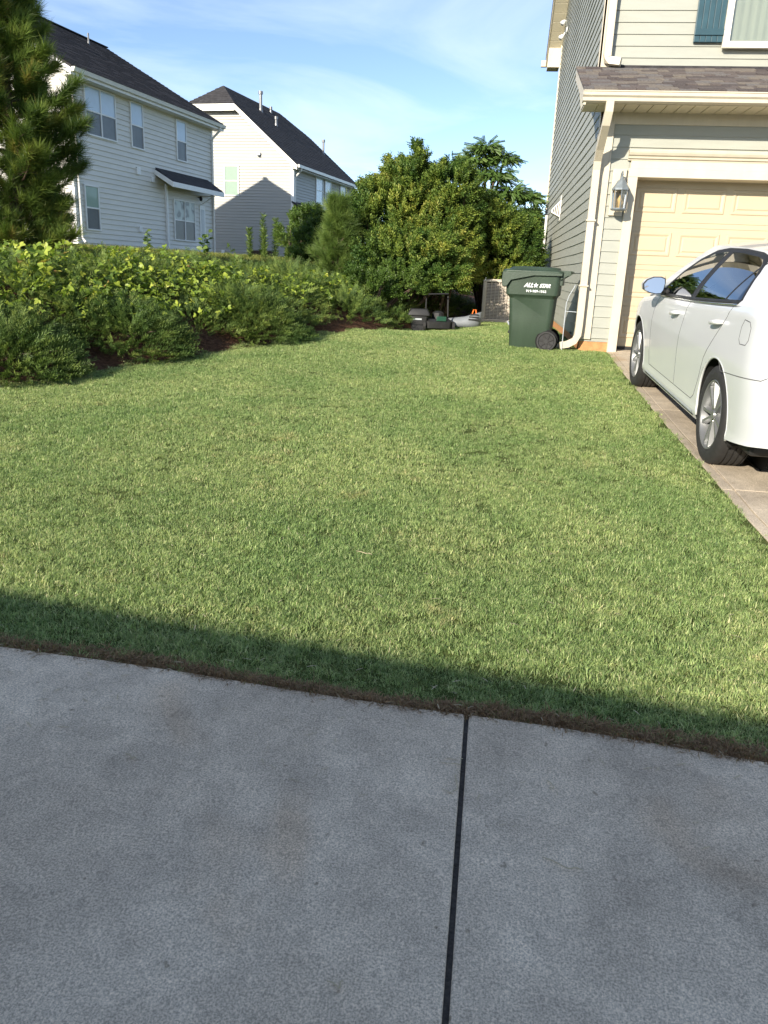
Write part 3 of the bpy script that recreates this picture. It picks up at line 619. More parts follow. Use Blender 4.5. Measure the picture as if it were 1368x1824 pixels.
# small lean-to roof over the back door
pr = MB().prism([(-.75, cz(4.12)), (0.0, cz(4.52)), (0.0, cz(4.60)), (-.78, cz(4.17))], c1(-4.05), c1(-.42), 'x').build('porch_roof', M['rooffar'], H1)
MB().box(c1(-4.08), c1(-.40), -.80, -.76, cz(3.99), cz(4.15)).prism([(-.77, cz(3.99)), (0, cz(4.37)), (0, cz(4.52)), (-.77, cz(4.15))], c1(-4.09), c1(-4.05), 'x').build('porch_fascia', M['white'], H1)
MB().box(c1(-3.46)-.06, c1(-3.46)+.06, -.10, -.02, Z1, cz(4.12)).build('trim_post', M['white'], H1)
MB().box(c1(-1.02)-.02, c1(-1.02)+.03, -.70, -.02, cz(3.94), cz(3.98)).tube([(c1(-1.0), -.65, cz(3.97)), (c1(-1.0), -.03, cz(3.66))], .02).build('bracket', M['white'], H1)
def pipe(H_, x, y, z, h_, r_=.06, cap=True, nm='vent_pipe'):
    a = MB().tube([(x, y, z-.2), (x, y, z+.12)], [r_*1.9, r_*1.1], 12).tube([(x, y, z), (x, y, z+h_)], r_, 12)
    if cap: a.tube([(x, y, z+h_), (x, y, z+h_+.16)], r_*1.55, 12)
    return a.build(nm, M['silver'], H_, smooth=False)
fy_ = lambda y: RZZ+.1-(YD/2-y)*es
pipe(H1, -7.35, 4.1, fy_(4.1), .75, .075); pipe(H1, -7.65, 3.9, fy_(3.9), .22, .04, False); pipe(H1, -2.2, 4.3, fy_(4.3), .42, .035, False)
MB().tube([(-9.2, 4.9, fy_(4.9)), (-9.2, 4.9, fy_(4.9)+1.5)], .02, 6).build('mast', M['silver'], H1)
# house 2
def c2(t): return t*1.12
def cy(z): return 1.6+(z-1.6)*1.12
Z2 = 1.8
H2 = thing('house', 'pale house with dark clipped-gable roof and a peaked shadow on its wall', 'house', (-11.502, 45.606, 0), RZ)
E2, W2, L2 = 7.08, 9.6, 10.66; R2 = 11.05; cl = 9.82; s2_ = (R2-E2)/(W2/2)
ycl = (cl-E2)/s2_
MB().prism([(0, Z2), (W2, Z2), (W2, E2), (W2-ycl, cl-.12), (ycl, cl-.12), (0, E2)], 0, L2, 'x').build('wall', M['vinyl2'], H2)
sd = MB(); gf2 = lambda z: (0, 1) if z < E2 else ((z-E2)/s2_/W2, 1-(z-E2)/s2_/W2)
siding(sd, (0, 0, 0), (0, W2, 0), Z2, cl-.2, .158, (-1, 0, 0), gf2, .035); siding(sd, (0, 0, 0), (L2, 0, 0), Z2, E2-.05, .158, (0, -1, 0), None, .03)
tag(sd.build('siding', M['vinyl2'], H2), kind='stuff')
o2 = .38; e2 = E2-o2*s2_+.16; jb = 1.35  # jerkinhead depth of ridge set-back
yr = W2/2
A = (-.35, -o2, e2); B = (L2+.35, -o2, e2); Cc = (-.35, ycl-.0, cl+.16); Dd = (L2+.35, ycl, cl+.16); Rr = (jb, yr, R2+.16); Rs = (L2-jb, yr, R2+.16)
A2 = (-.35, W2+o2, e2); B2 = (L2+.35, W2+o2, e2); C2 = (-.35, W2-ycl, cl+.16); D2 = (L2+.35, W2-ycl, cl+.16)
def down(p, d=.12): return (p[0], p[1], p[2]-d)
ro = MB(); V8 = [A, B, Cc, Dd, Rr, Rs, A2, B2, C2, D2]; V16 = V8+[down(p) for p in V8]
TF = [(0, 1, 3, 5, 4, 2), (6, 8, 4, 5, 9, 7), (2, 4, 8), (3, 9, 5)]
ro.add(V16, TF+[tuple(i_+10 for i_ in f)[::-1] for f in TF]+[(0, 10, 11, 1), (6, 7, 17, 16), (0, 2, 12, 10), (2, 8, 18, 12), (8, 6, 16, 18), (1, 11, 13, 3), (3, 13, 19, 9), (9, 19, 17, 7)])
r2 = ro.build('roof', M['rooffar'], H2)
sh = MB(); rows = 30
up_ = lambda p, d=.01: (p[0], p[1], p[2]+d)
k1 = int(rows*(ycl+o2)/(yr+o2))
shingle_plane(sh, up_(A), up_(B), up_(Cc), up_(Dd), k1); shingle_plane(sh, up_(Cc), up_(Dd), up_(Rr), up_(Rs), rows-k1); shingle_plane(sh, up_(C2), up_(Cc), up_(Rr), up_(Rr), 9, .035)
tag(sh.build('shingles', M['rooffar'], r2), kind='stuff')
def band(p, q, h_, wx, nm, m_):
    return MB().add([(p[0]-wx, p[1], p[2]-.02), (q[0]-wx, q[1], q[2]-.02), (q[0]-wx, q[1], q[2]-h_), (p[0]-wx, p[1], p[2]-h_), (p[0], p[1], p[2]-.02), (q[0], q[1], q[2]-.02), (q[0], q[1], q[2]-h_), (p[0], p[1], p[2]-h_)],
                    [(0, 1, 2, 3), (4, 5, 6, 7), (0, 1, 5, 4), (2, 3, 7, 6), (0, 3, 7, 4), (1, 2, 6, 5)]).build(nm, m_, H2)
band(A, Cc, .28, .03, 'rake_board', M['trimwhite']); band(A2, C2, .28, .03, 'rake_board', M['trimwhite']); band(Cc, C2, .36, .04, 'eave_board', M['trimwhite'])
MB().box(-.34, 0, -.3, .0, E2-.24, E2-.12).build('eave_return', M['trimwhite'], H2)
MB().box(-.3, L2+.3, -o2-.13, -o2-.01, e2-.14, e2+.01).build('gutter', M['trimwhite'], H2)
MB().box(-.3, L2+.3, -o2, 0, e2-.20, e2-.17).build('soffit', M['trimwhite'], H2)
for X in (0, L2): MB().box(X-.09, X+.07, -.09, .07, Z2, E2).build('corner_post', M['white'], H2)
ov = o2; dsp(H2, .16, e2, Z2, 1); dsp(H2, L2-.1, e2, Z2, 1)
f2 = lambda t: c2(t)
w1(3.14, 4.2, 4.85, 6.25, (M['blind'], M['blind']), H_=H2, f=c2, g_=cy); w1(4.52, 5.5, 4.85, 6.28, H_=H2, f=c2, g_=cy); w1(7.06, 8.05, 5.0, 6.25, H_=H2, f=c2, g_=cy)
# gable window: local frame turned to face -x
def mkg():
    class R(MB):
        def box(s, x0, x1, y0, y1, z0, z1): return MB.box(s, y0, y1, -x1, -x0, z0, z1)
    return R()
window(H2, -c2(3.72), -c2(2.9), cy(4.88), cy(6.33), -.02, (M['greenpane'], M['greenpane']), mkg, fr=M['white'], fw=.06)
MB().box(-.12, 0, c2(1.70), c2(1.88), cy(6.80), cy(6.92)).add([(-.02, c2(1.68), cy(6.80)), (-.02, c2(1.9), cy(6.80)), (-.2, c2(1.85), cy(6.76)), (-.2, c2(1.73), cy(6.76))], [(0, 1, 2, 3)]).build('dryer_vent', M['lightgrey'], H2)
MB().box(-.08, 0, c2(3.75), c2(3.93), cy(2.1), cy(2.28)).build('outlet_cover', M['white'], H2)
MB().prism([(-1.5, cy(3.95)), (-.02, cy(4.62)), (-.02, cy(4.70)), (-1.55, cy(4.02))], c2(-.2), c2(3.7), 'x').build('porch_roof', M['rooffar'], H2)
MB().box(c2(-.2), c2(3.7), -1.55, -1.50, cy(3.82), cy(3.98)).build('porch_fascia', M['white'], H2)
fy2 = lambda y: R2+.16-(yr-y)*s2_
pipe(H2, 4.4, 3.9, fy2(3.9), .9, .09); pipe(H2, 4.4, 2.9, fy2(2.9), .35, .07, True); pipe(H2, 6.8, 4.3, fy2(4.3), .18, .06, True); pipe(H2, 10.2, 2.0, fy2(2.0), .7, .07, True)
hk = thing('hot_tub_box', 'low brown box against the farther house, left of the tall weeds', 'box', (-11.85, 40.2, Gf(-11.8, 40.2)-.05), RZ)
MB().box(-.3, .3, -.75, .35, 0, .42).build('body', M['brownwood'], hk, bevel=.02); MB().box(-.33, .33, -.78, .38, .42, .50).build('lid', M['brownwood'], hk, bevel=.02)
# house behind the camera, whose roof shades the near driveway
hr = math.atan2(-.42, 2.98)
H3 = thing('house', 'single-storey house behind the camera whose eave shades the near concrete', 'house', (-3.5, -8.35, -.47), hr)
HE = 3.46
MB().prism([(-4.6, 0), (4.6, 0), (4.6, HE-.05), (0, HE+1.1), (-4.6, HE-.05)], -8.5, 6.5, 'x').build('wall', M['vinyl2'], H3)
MB().prism([(-5, HE-.14), (0, HE+1.43-.14), (5, HE-.14), (5, HE), (0, HE+1.43), (-5, HE)], -9, 7, 'x').build('roof', M['roofdark'], H3)
gd = MB().box(-4.2, .6, 4.61, 4.66, .45, 2.6).build('garage_door', M['door'], H3)
for q in ((-7.2, -6), (2, 3.2), (4.4, 5.6)): MB().box(q[0], q[1], 4.61, 4.66, 1.4, 2.7).build('window', M['screen'], H3)

# ------------------------------------------------------------------ green wheeled bin
def rrect(hx, hy, r, n=6):
    P = []
    for cx_, cy_, a0 in ((hx-r, hy-r, 0), (-hx+r, hy-r, 90), (-hx+r, -hy+r, 180), (hx-r, -hy+r, 270)):
        for k in range(n+1):
            a = rad(a0+90*k/n); P.append((cx_+r*math.cos(a), cy_+r*math.sin(a)))
    return P
def loft(mb, rings, caps=True):
    n = len(rings[0]); vs = [p for r_ in rings for p in r_]; fs = []
    for i_ in range(len(rings)-1):
        for k in range(n): fs.append((i_*n+k, i_*n+(k+1) % n, (i_+1)*n+(k+1) % n, (i_+1)*n+k))
    if caps: fs += [tuple(range(n))[::-1], tuple(range((len(rings)-1)*n, len(rings)*n))]
    return mb.add(vs, fs)
def make_bin(root, mats, S_=1.0, text=True, wheels=True):
    # local: x = front(-) to back(+ handle, wheels), y depth, z up
    def ring(hx, hy, z, cx_=0, r_=.06): return [((x+cx_)*S_, y*S_, z*S_) for x, y in rrect(hx, hy, r_)]
    b_ = MB(); rings = [ring(.250, .25, .0, .0, .05), ring(.262, .26, .02, .0, .06), ring(.285, .285, .40, -.003, .07), ring(.302, .30, .655, -.004, .07), ring(.318, .318, .68, -.006, .07), ring(.342, .335, .70, -.008, .065), ring(.352, .352, .955, -.008, .06), ring(.36, .36, .96, -.008, .06), ring(.36, .36, .985, -.008, .06)]
    loft(b_, rings); body = b_.build('body', mats[0], root, auto=32, bevel=.004)
    # lid : shallow dome with drooping lip at the front
    l_ = MB(); lr = [ring(.385, .378, .955, -.012, .07), ring(.392, .385, .965, -.012, .07), ring(.392, .385, 1.0, -.012, .07), ring(.36, .36, 1.018, -.012, .09), ring(.33, .30, 1.020, -.012, .09), ring(.30, .27, 1.048, .01, .09), ring(.22, .20, 1.055, .02, .09)]
    loft(l_, lr); lid = l_.build('lid', mats[0], root, auto=35, bevel=.004)
    q = MB(); pts = [(-.40, 1.0), (-.415, .99), (-.425, .86), (-.40, .79), (-.385, .79), (-.375, .96)]
    q.prism([(a*S_, b2*S_) for a, b2 in pts], -.27*S_, .27*S_, 'y'); q.build('lid_grip', mats[0], lid, bevel=.015, seg=3)
    # skirts that droop on the long side near the front
    for sy in (-1, 1):
        sk = MB()
        yy = .386*sy
        sk.add([(x*S_, (yy+o_)*S_, z_*S_) for o_ in (0, -.012*sy) for x, z_ in ((-.40, .98), (-.40, .80), (-.34, .80), (-.29, .88), (-.20, .90), (.0, .945), (.36, .95), (.36, .98))],
               [tuple(range(8)), tuple(range(8, 16))[::-1]]+[(k, (k+1) % 8, 8+(k+1) % 8, 8+k) for k in range(8)])
        sk.build('lid_skirt', mats[0], lid, bevel=.003)
    h_ = MB(); h_.tube([(.33*S_, -.30*S_, .99*S_), (.45*S_, -.30*S_, 1.0*S_), (.475*S_, -.27*S_, 1.0*S_), (.475*S_, .27*S_, 1.0*S_), (.45*S_, .30*S_, 1.0*S_), (.33*S_, .30*S_, .99*S_)], .017*S_, 8)
    for sy in (-1, 1): h_.prism([(.34*S_, .90*S_), (.44*S_, .96*S_), (.47*S_, .985*S_), (.46*S_, 1.015*S_), (.33*S_, 1.02*S_)], (sy*.31-.02)*S_, (sy*.31+.02)*S_, 'y')
    h_.box(.335*S_, .37*S_, -.30*S_, .30*S_, .83*S_, .95*S_)
    h_.build('handle', mats[0], root, bevel=.004)
    MB().tube([(-.295*S_, -.10*S_, .30*S_), (-.325*S_, 0, .33*S_), (-.295*S_, .10*S_, .30*S_)], .012*S_, 8).build('grab_bar', M['lightgrey'], root)
    MB().box(-.30*S_, -.255*S_, -.12*S_, .12*S_, .18*S_, .22*S_).build('foot_catch', M['black'], root, bevel=.01)
    if wheels:
        MB().tube([(.235*S_, -.26*S_, .115*S_), (.235*S_, .26*S_, .115*S_)], .012*S_, 8).build('axle', M['black'], root)
        # dark wheel recess
        for sy in (-1, 1):
            MB().lathe([(sy*.255*S_, .0), (sy*.262*S_, .0), (sy*.275*S_, .10*S_), (sy*.272*S_, .148*S_), (sy*.24*S_, .148*S_)], (.235*S_, 0, .115*S_), 'y', 28).build('wheel_recess', M['darkgap'], root)
            w_ = MB(); y0 = sy*.285; y1 = sy*.335
            w_.lathe([(y0*S_, .09*S_), (y0*S_, .125*S_), ((y0+.008*sy)*S_, .13*S_), (y1*S_-.008*sy, .13*S_), (y1*S_, .125*S_), (y1*S_, .105*S_), ((y1-.012*sy)*S_, .098*S_), ((y1-.014*sy)*S_, .03*S_), (y1*S_, .026*S_), (y1*S_, .0)], (.235*S_, 0, .118*S_), 'y', 36)
            wo_ = w_.build('wheel', M['black'], root, auto=35)
            rb = MB()
            for k in range(7):
                a = 2*math.pi*k/7+.3; c_, s3 = math.cos(a), math.sin(a); n_ = (-s3, c_)
                P_ = [(.235*S_+(rr_*c_+t_*n_[0])*S_, .118*S_+(rr_*s3+t_*n_[1])*S_) for rr_, t_ in ((.022, -.014), (.10, -.009), (.10, .009), (.022, .014))]
                rb.prism(P_, (y1-.014*sy)*S_, (y1-.002*sy)*S_, 'y')
            rb.build('wheel_rib', M['rubber'], wo_)
    return body
BX_, BY_ = .545, 11.10
bin_ = thing('wheeled_bin', 'tall dark green wheeled rubbish bin with white lettering beside the downspout', 'wheeled bin', (BX_, BY_, Gf(BX_, BY_)-.012), rad(-7))
body = make_bin(bin_, (M['bin'],), 1.0)
def text(parent, s, size, loc, shear=0, sp=1.0, ex=.0012, bold=.0, mat_=None, rot=(rad(90), 0, 0)):
    cu_ = bpy.data.curves.new('lettering', 'FONT'); cu_.body = s; cu_.size = size; cu_.shear = shear; cu_.space_character = sp; cu_.extrude = ex; cu_.offset = bold; cu_.align_x = 'CENTER'
    cu_.resolution_u = 3
    to = bpy.data.objects.new('tmp', cu_); COL.objects.link(to); dg = bpy.context.evaluated_depsgraph_get()
    me = bpy.data.meshes.new_from_object(to.evaluated_get(dg)); bpy.data.objects.remove(to); me.materials.clear(); me.materials.append(mat_ or M['print'])
    o = bpy.data.objects.new('lettering', me); COL.objects.link(o); o.parent = parent; o.location = loc; o.rotation_euler = rot; return o
yt = -.3535
text(bin_, 'ALL', .070, (-.058, yt+.002, .80), .35, .95, bold=.0035)
text(bin_, 'STAR', .062, (.150, yt+.002, .80), .35, .92, bold=.003)
st = MB(); sp_ = []
for k in range(10):
    a = rad(90+36*k); r_ = .036 if k % 2 == 0 else .015; sp_.append((.036+r_*math.cos(a), .822+r_*math.sin(a)))
st.prism(sp_, yt, yt+.004, 'y').build('star', M['print'], bin_)
text(bin_, '919-989-1562', .043, (.045, yt+.002, .735), 0, 1.08, bold=.0012)
text(bin_, '95', .05, (-.332, 0.0, .60), 0, .9, rot=(rad(90), rad(0), rad(-90)))

# ------------------------------------------------------------------ air conditioner
AX, AY = -.22, 16.35
ac = thing('air_conditioner', 'beige louvered air conditioning unit on a pad behind the green bin', 'air conditioner', (AX, AY, .68))
ah = .82
MB().box(-.06, .96, -.08, .9, -.1, .035).build('pad', M['pad'], ac, bevel=.01)
MB().box(.05, .83, .05, .83, .04, ah-.02).build('coil', M['acdark'], ac)
MB().box(0, .88, 0, .88, .036, .07).build('base_pan', M['ac'], ac, bevel=.012); MB().box(0, .88, 0, .88, ah-.04, ah).build('top_frame', M['ac'], ac, bevel=.012)
for x, y in ((0, 0), (.80, 0), (0, .80), (.80, .80)): MB().box(x+.003, x+.077, y+.003, y+.077, .07, ah-.04).build('corner_post', M['ac'], ac, bevel=.01)
for k in range(1, 9): MB().box(.085+k*.078, .097+k*.078, .004, .018, .07, ah-.04).build('grille_bar', M['ac'], ac)
for k in range(24):
    zz = .082+k*.0286; MB().add([(.08, .022, zz), (.80, .022, zz), (.80, .04, zz+.020), (.08, .04, zz+.020), (.80, .043, zz+.017), (.08, .043, zz+.017)], [(0, 1, 2, 3), (0, 1, 4, 5)]).add([(.022, .08, zz), (.022, .80, zz), (.04, .80, zz+.020), (.04, .08, zz+.020)], [(0, 1, 2, 3)]).build('louver', M['ac'], ac)
MB().lathe([(ah, .0), (ah+.02, .05), (ah+.015, .36), (ah, .38)], (.44, .44, 0), 'z', 24).build('fan_grille', M['ac'], ac)

# ------------------------------------------------------------------ dark things under the trees
zz = Gf(-1.22, 13.9)
b2 = thing('storage_tote', 'black lidded plastic tote with a pale label in the shade of the bushes', 'bin', (-1.25, 13.85, zz-.02), rad(6))
t_ = MB(); loft(t_, [[(x, y, z) for x, y in rrect(hx, .16, .03)] for hx, z in ((.115, 0), (.155, .30))]); t_.build('body', M['black'], b2, auto=35)
t_ = MB(); loft(t_, [[(x, y, z) for x, y in rrect(hx, hy, .03)] for hx, hy, z in ((.19, .19, .30), (.19, .19, .325), (.15, .15, .40), (.14, .14, .405))]); t_.build('lid', M['black'], b2, auto=35)
MB().box(-.10, .05, -.165, -.150, .225, .25).build('label_strip', M['lightgrey'], b2)
mw = thing('push_mower', 'black walk-behind mower with folded handle, between the tote and the pale shell', 'lawn mower', (-.93, 14.0, Gf(-.93, 14)), rad(10))
t_ = MB(); loft(t_, [[(x, y, z) for x, y in rrect(hx, hy, .06)] for hx, hy, z in ((.22, .26, .05), (.23, .27, .16), (.19, .22, .20))]); t_.build('deck', M['black'], mw, auto=35)
MB().lathe([(.20, 0), (.20, .11), (.30, .10), (.33, .05), (.33, 0)], (0, -.02, 0), 'z', 16).build('engine', M['black'], mw)
MB().box(-.05, .12, -.275, -.25, .17, .25).build('engine_cover', M['greenplastic'], mw, bevel=.01)
for x, y in ((-.25, -.2), (.25, -.2), (-.25, .2), (.25, .2)): MB().lathe([(-.02, 0), (-.02, .085), (.02, .085), (.02, 0)], (x, y, .085), 'x', 18).build('wheel', M['rubber'], mw)
MB().tube([(-.20, .2, .18), (-.19, .28, .55), (-.17, .1, .60), (.17, .1, .62), (.19, .28, .58), (.20, .2, .18)], .013, 8).build('handle', M['black'], mw)
sh_ = thing('pale_shell', 'silver grey bumper-like shell with a dark slotted end, left of the air conditioner', 'bumper', (-.55, 14.55, Gf(-.55, 14.55)-.01), rad(4))
t_ = MB(); rings = []
for k in range(13):
    u = k/12; x = -.36+.72*u; h_ = .16+.10*u+.10*max(0, u-.6)**1.0*1.3; d_ = .16*(1-(2*u-1)**4*.6)
    rings.append([(x, -d_, .04), (x, -d_*1.1, h_*.45), (x, -d_*.95, h_*.85), (x, -d_*.6, h_), (x, .05, h_*.98), (x, .10, h_*.6), (x, .10, .03)])
loft(t_, rings); t_.build('shell', M['shellgrey'], sh_, smooth=True)
for k in range(3): MB().box(.13+k*.012, .32-k*.01, -.175+k*.022, -.12+k*.02, .165+k*.042, .187+k*.042).build('slot', M['black'], sh_)
MB().tube([(.20, .0, .27), (.22, .0, .34), (.26, .0, .34), (.27, .0, .27)], .012, 6).build('cord', M['orange'], sh_)

# ------------------------------------------------------------------ white saloon car
CAR = thing('car', 'white four-door saloon car parked nose-in at the cream garage door', 'car', (1.528, 5.647, .392))
CS = 1.04; CAR.scale = (CS,)*3; CAR.rotation_euler = (.0501, 0, .0122)
CW = .905; UR, UF, WR = 1.05, 3.825, .33
ip = lambda x, xs_, ys_: float(np.interp(x, xs_, ys_))
def P3(u, w_, z): return (CW-w_, u-UR, z)     # w = distance from centre towards the left (visible) side; right side w<0
Tt = lambda u: ip(u, [0, .15, .5, .93, 2.0, 3.05, 3.5, 4.1, 4.5, 4.81], [1.01, 1.05, 1.065, 1.05, .99, .945, .93, .86, .77, .64])
Bb = lambda u: ip(u, [0, .3, .7, 1.5, 3.4, 4.4, 4.81], [.36, .30, .25, .21, .21, .20, .23])
def prof(z, zt_):
    w_ = ip(z, [.18, .26, .32, .45, .60, .72, .80, .95, 1.05], [.850, .882, .880, .890, .902, .908, .902, .885, .875])
    d = zt_-z
    return w_-.022*max(0, 1-d/.055)**1.3 if d < .055 else w_
ur_ = lambda z: ip(z, [.3, .45, .65, .75, .9, 1.05], [.05, .0, .01, .05, .08, .12])
uf_ = lambda z: ip(z, [.2, .45, .6, .8, 1.0], [4.74, 4.81, 4.79, 4.70, 4.6])
LR, PR, LF, PF = .13, 3.2, .20, 2.5
def Cc_(U):
    if U < LR: return (1-(1-U/LR)**PR)**(1/PR)
    if U > 1-LF: return max(0, (1-(1-(1-U)/LF)**PF))**(1/PF)
    return 1.
def samples(nr, ns, nf, LR, PR, LF, PF):
    S_ = []
    for k in range(nr): p = rad(90*k/nr)*1.0; S_.append((LR*(1-math.cos(p)**(2/PR)), math.sin(p)**(2/PR)))
    for k in range(ns+1): S_.append((LR+(1-LF-LR)*k/ns, 1.))
    for k in range(nf-1, -1, -1): p = rad(90*k/nf); S_.append((1-LF*(1-math.cos(p)**(2/PF)), math.sin(p)**(2/PF)))
    return S_
def WL(u, z):
    U = (u-ur_(z))/(uf_(z)-ur_(z)); return prof(z, Tt(4.81*U))*Cc_(min(max(U, 0), 1))
SB = samples(26, 190, 26, LR, PR, LF, PF); NV = 38
grid = []
for (U, C) in SB:
    col = []
    for j_ in range(NV+1):
        v_ = j_/NV; zt_ = Tt(U*4.81); z = Bb(U*4.81)+(zt_-Bb(U*4.81))*v_; u = ur_(z)+(uf_(z)-ur_(z))*U
        col.append([u, prof(z, zt_)*C, z])
    grid.append(col)
grid = np.array(grid); AR = .372
def inpoly(p, poly):
    x, y = p; c = False; n = len(poly)
    for i_ in range(n):
        x1, y1 = poly[i_]; x2, y2 = poly[(i_+1) % n]
        if (y1 > y) != (y2 > y) and x < (x2-x1)*(y-y1)/(y2-y1)+x1: c = not c
    return c
rdoor = [(1.03, 1.2), (1.05, .97), (1.22, .80), (1.36, .66), (1.44, .50), (1.53, .37), (1.60, .33), (2.17, .33), (2.15, .6), (2.09, .92), (2.07, 1.2)]
fdoor = [(2.07, 1.2), (2.09, .92), (2.15, .6), (2.17, .33), (3.18, .33), (3.22, .45), (3.20, .8), (3.15, .92), (3.1, 1.2)]
panels = {}
alive = {}
for i_ in range(len(SB)-1):
    for j_ in range(NV):
        c = (grid[i_, j_]+grid[i_+1, j_]+grid[i_, j_+1]+grid[i_+1, j_+1])/4; u, w_, z = c
        if w_ > .6 and min(math.hypot(u-UR, z-WR), math.hypot(u-UF, z-WR)) < AR: continue
        side = w_ > .75
        if side and inpoly((u, z), rdoor): k = 'rear_door'
        elif side and inpoly((u, z), fdoor): k = 'front_door'
        elif u > 3.0 and z > .6 and z < .80 and w_ > .45 and u > 4.15 and z > .62: k = 'headlight'
        elif u < .22 and z > .79 and z < .99 and w_ > .42: k = 'tail_light'
        elif u > 4.55 and z > .28 and z < .60 and w_ < .55: k = 'grille'
        elif u > 2.5: k = 'fender'
        elif z < .66 and (u < 1.1): k = 'rear_bumper'
        elif u < .5 and w_ < .62 and z < .5: k = 'rear_bumper'
        else: k = 'quarter_panel'
        panels.setdefault(k, []).append((i_, j_))
# snap arch edge
cells = set((i_, j_) for L in panels.values() for i_, j_ in L)
for i_ in range(len(SB)):
    for j_ in range(NV+1):
        u, w_, z = grid[i_, j_]
        if w_ < .6: continue
        adj = [(i_-1, j_-1), (i_-1, j_), (i_, j_-1), (i_, j_)]; inside = [a for a in adj if 0 <= a[0] < len(SB)-1 and 0 <= a[1] < NV]
        if 0 < sum(a in cells for a in inside) < len(inside):
            for uc in (UR, UF):
                d = math.hypot(u-uc, z-WR)
                if abs(d-AR) < .03 and z > .2: grid[i_, j_, 0] = uc+(u-uc)*AR/d; grid[i_, j_, 2] = WR+(z-WR)*AR/d
# analytic-ish normals from grid
du = np.gradient(grid, axis=0); dv = np.gradient(grid, axis=1)
Pg = np.stack([CW-grid[..., 1], grid[..., 0]-UR, grid[..., 2]], -1); du = np.gradient(Pg, axis=0); dv = np.gradient(Pg, axis=1); NG = nrm(np.cross(dv, du))
if NG[100, 20, 0] > 0: NG = -NG
def patch(name, cl, Pg, NG, side, material, parent):
    ids = {}; vs = []; ns = []; fs = []
    def vid(i_, j_):
        if (i_, j_) not in ids:
            ids[(i_, j_)] = len(vs); p = Pg[i_, j_]; n_ = NG[i_, j_]
            if side > 0: vs.append(tuple(p)); ns.append(tuple(n_))
            else: vs.append((2*CW-p[0], p[1], p[2])); ns.append((-n_[0], n_[1], n_[2]))
        return ids[(i_, j_)]
    for i_, j_ in cl:
        q = (vid(i_, j_), vid(i_+1, j_), vid(i_+1, j_+1), vid(i_, j_+1))
        q = q if len(set(q)) == 4 else q
        a = np.cross(np.array(vs[q[1]])-np.array(vs[q[0]]), np.array(vs[q[3]])-np.array(vs[q[0]]))
        if np.dot(a, np.array(ns[q[0]])+np.array(ns[q[2]])) < 0: q = q[::-1]
        fs.append(q)
    me = bpy.data.meshes.new(name); me.from_pydata(vs, [], fs); me.materials.append(material); me.shade_smooth()
    me.normals_split_custom_set_from_vertices(ns)
    o = bpy.data.objects.new(name, me); COL.objects.link(o); o.parent = parent; return o
PM = {'headlight': M['chrome'], 'tail_light': M['redlens'], 'grille': M['black']}
PO = {}
for side in (1, -1):
    for k, cl in panels.items():
        nm = 'door' if 'door' in k else k
        PO[(k, side)] = patch(nm, cl, Pg, NG, side, PM.get(k, M['paint']), CAR)
# hood / deck caps
NF = 12; cap = np.zeros((len(SB), NF+1, 3))
for i_, (U, C) in enumerate(SB):
    u, w_, z = grid[i_, NV]; cr_ = .055 if U > .6 else .03
    for f_ in range(NF+1):
        s3 = 1-f_/NF; cap[i_, f_] = (CW-w_*s3, u-UR, z+cr_*(1-s3**2.2)*min(1, C*1.2))
du = np.gradient(cap, axis=0); dv = np.gradient(cap, axis=1); NC = nrm(np.cross(dv, du)+1e-9); NC[NC[..., 2] < 0] *= -1
for side in (1, -1):
    patch('bonnet', [(i_, f_) for i_ in range(len(SB)-1) for f_ in range(NF) if SB[i_][0]*4.81 > 3.2], cap, NC, side, M['paint'], CAR)
    patch('boot_lid', [(i_, f_) for i_ in range(len(SB)-1) for f_ in range(NF) if SB[i_][0]*4.81 < 1.3], cap, NC, side, M['paint'], CAR)
# greenhouse
SG = samples(16, 150, 20, .10, 3.0, .10, 2.6); NG_ = 34
def gh(U, C, v_):
    ub = .38+.72*v_; uf = 3.98+(2.70-3.98)*v_**.92
    u = ub+(uf-ub)*U; zb_ = Tt(u)-.004; ztp = 1.385-.05*((u-2.1)/1.0)**2*.5
    z = zb_+(ztp-zb_)*math.sin(v_*math.pi/2*.98)**1.0 if False else zb_+(ztp-zb_)*(v_-.10*v_*v_)/.90
    w_ = (.872-.235*v_**1.25)*C
    w_ *= 1-.30*max(0, (1.0-u)/.6)*(1-v_)*.35
    return u, w_, z
gg = np.array([[gh(U, C, j_/NG_) for j_ in range(NG_+1)] for U, C in SG])
Pq = np.stack([CW-gg[..., 1], gg[..., 0]-UR, gg[..., 2]], -1); du = np.gradient(Pq, axis=0); dv = np.gradient(Pq, axis=1); Nq = nrm(np.cross(dv, du)+1e-9)
if Nq[90, 16, 0] > 0: Nq = -Nq
def WG(u, z):
    best = .8
    zb_ = Tt(u); 
    ztp = 1.385-.05*((u-2.1)/1.0)**2*.5; q_ = min(max((z-zb_+.004)/max(.05, ztp-zb_+.004), 0), 1)*.9; v_ = (1-math.sqrt(max(0, 1-.4*q_)))/.2
    ub = .38+.72*v_; uf = 3.98-1.28*v_**.92; U = (u-ub)/(uf-ub); C = 1.
    if U < .10: C = (1-(1-max(U, 0)/.10)**3.0)**(1/3.0)
    if U > .90: C = max(0, 1-(1-(1-min(U, 1))/.10)**2.6)**(1/2.6)
    w_ = (.872-.235*v_**1.25)*C; return w_*(1-.30*max(0, (1.0-u)/.6)*(1-v_)*.35)
DLO = [(3.16, .955), (2.6, .975), (2.0, 1.0), (1.4, 1.035), (.96, 1.065), (.935, 1.085), (.97, 1.15), (1.03, 1.23), (1.12, 1.30), (1.20, 1.33), (1.32, 1.345), (1.7, 1.36), (2.1, 1.358), (2.35, 1.335), (2.6, 1.265), (2.85, 1.155), (3.05, 1.04), (3.18, .962)]
def bpil(z): return 2.06-.10*(z-1.0)/.36
def qdiv(z): return 1.25-.18*(z-1.04)/.28
gc = {}
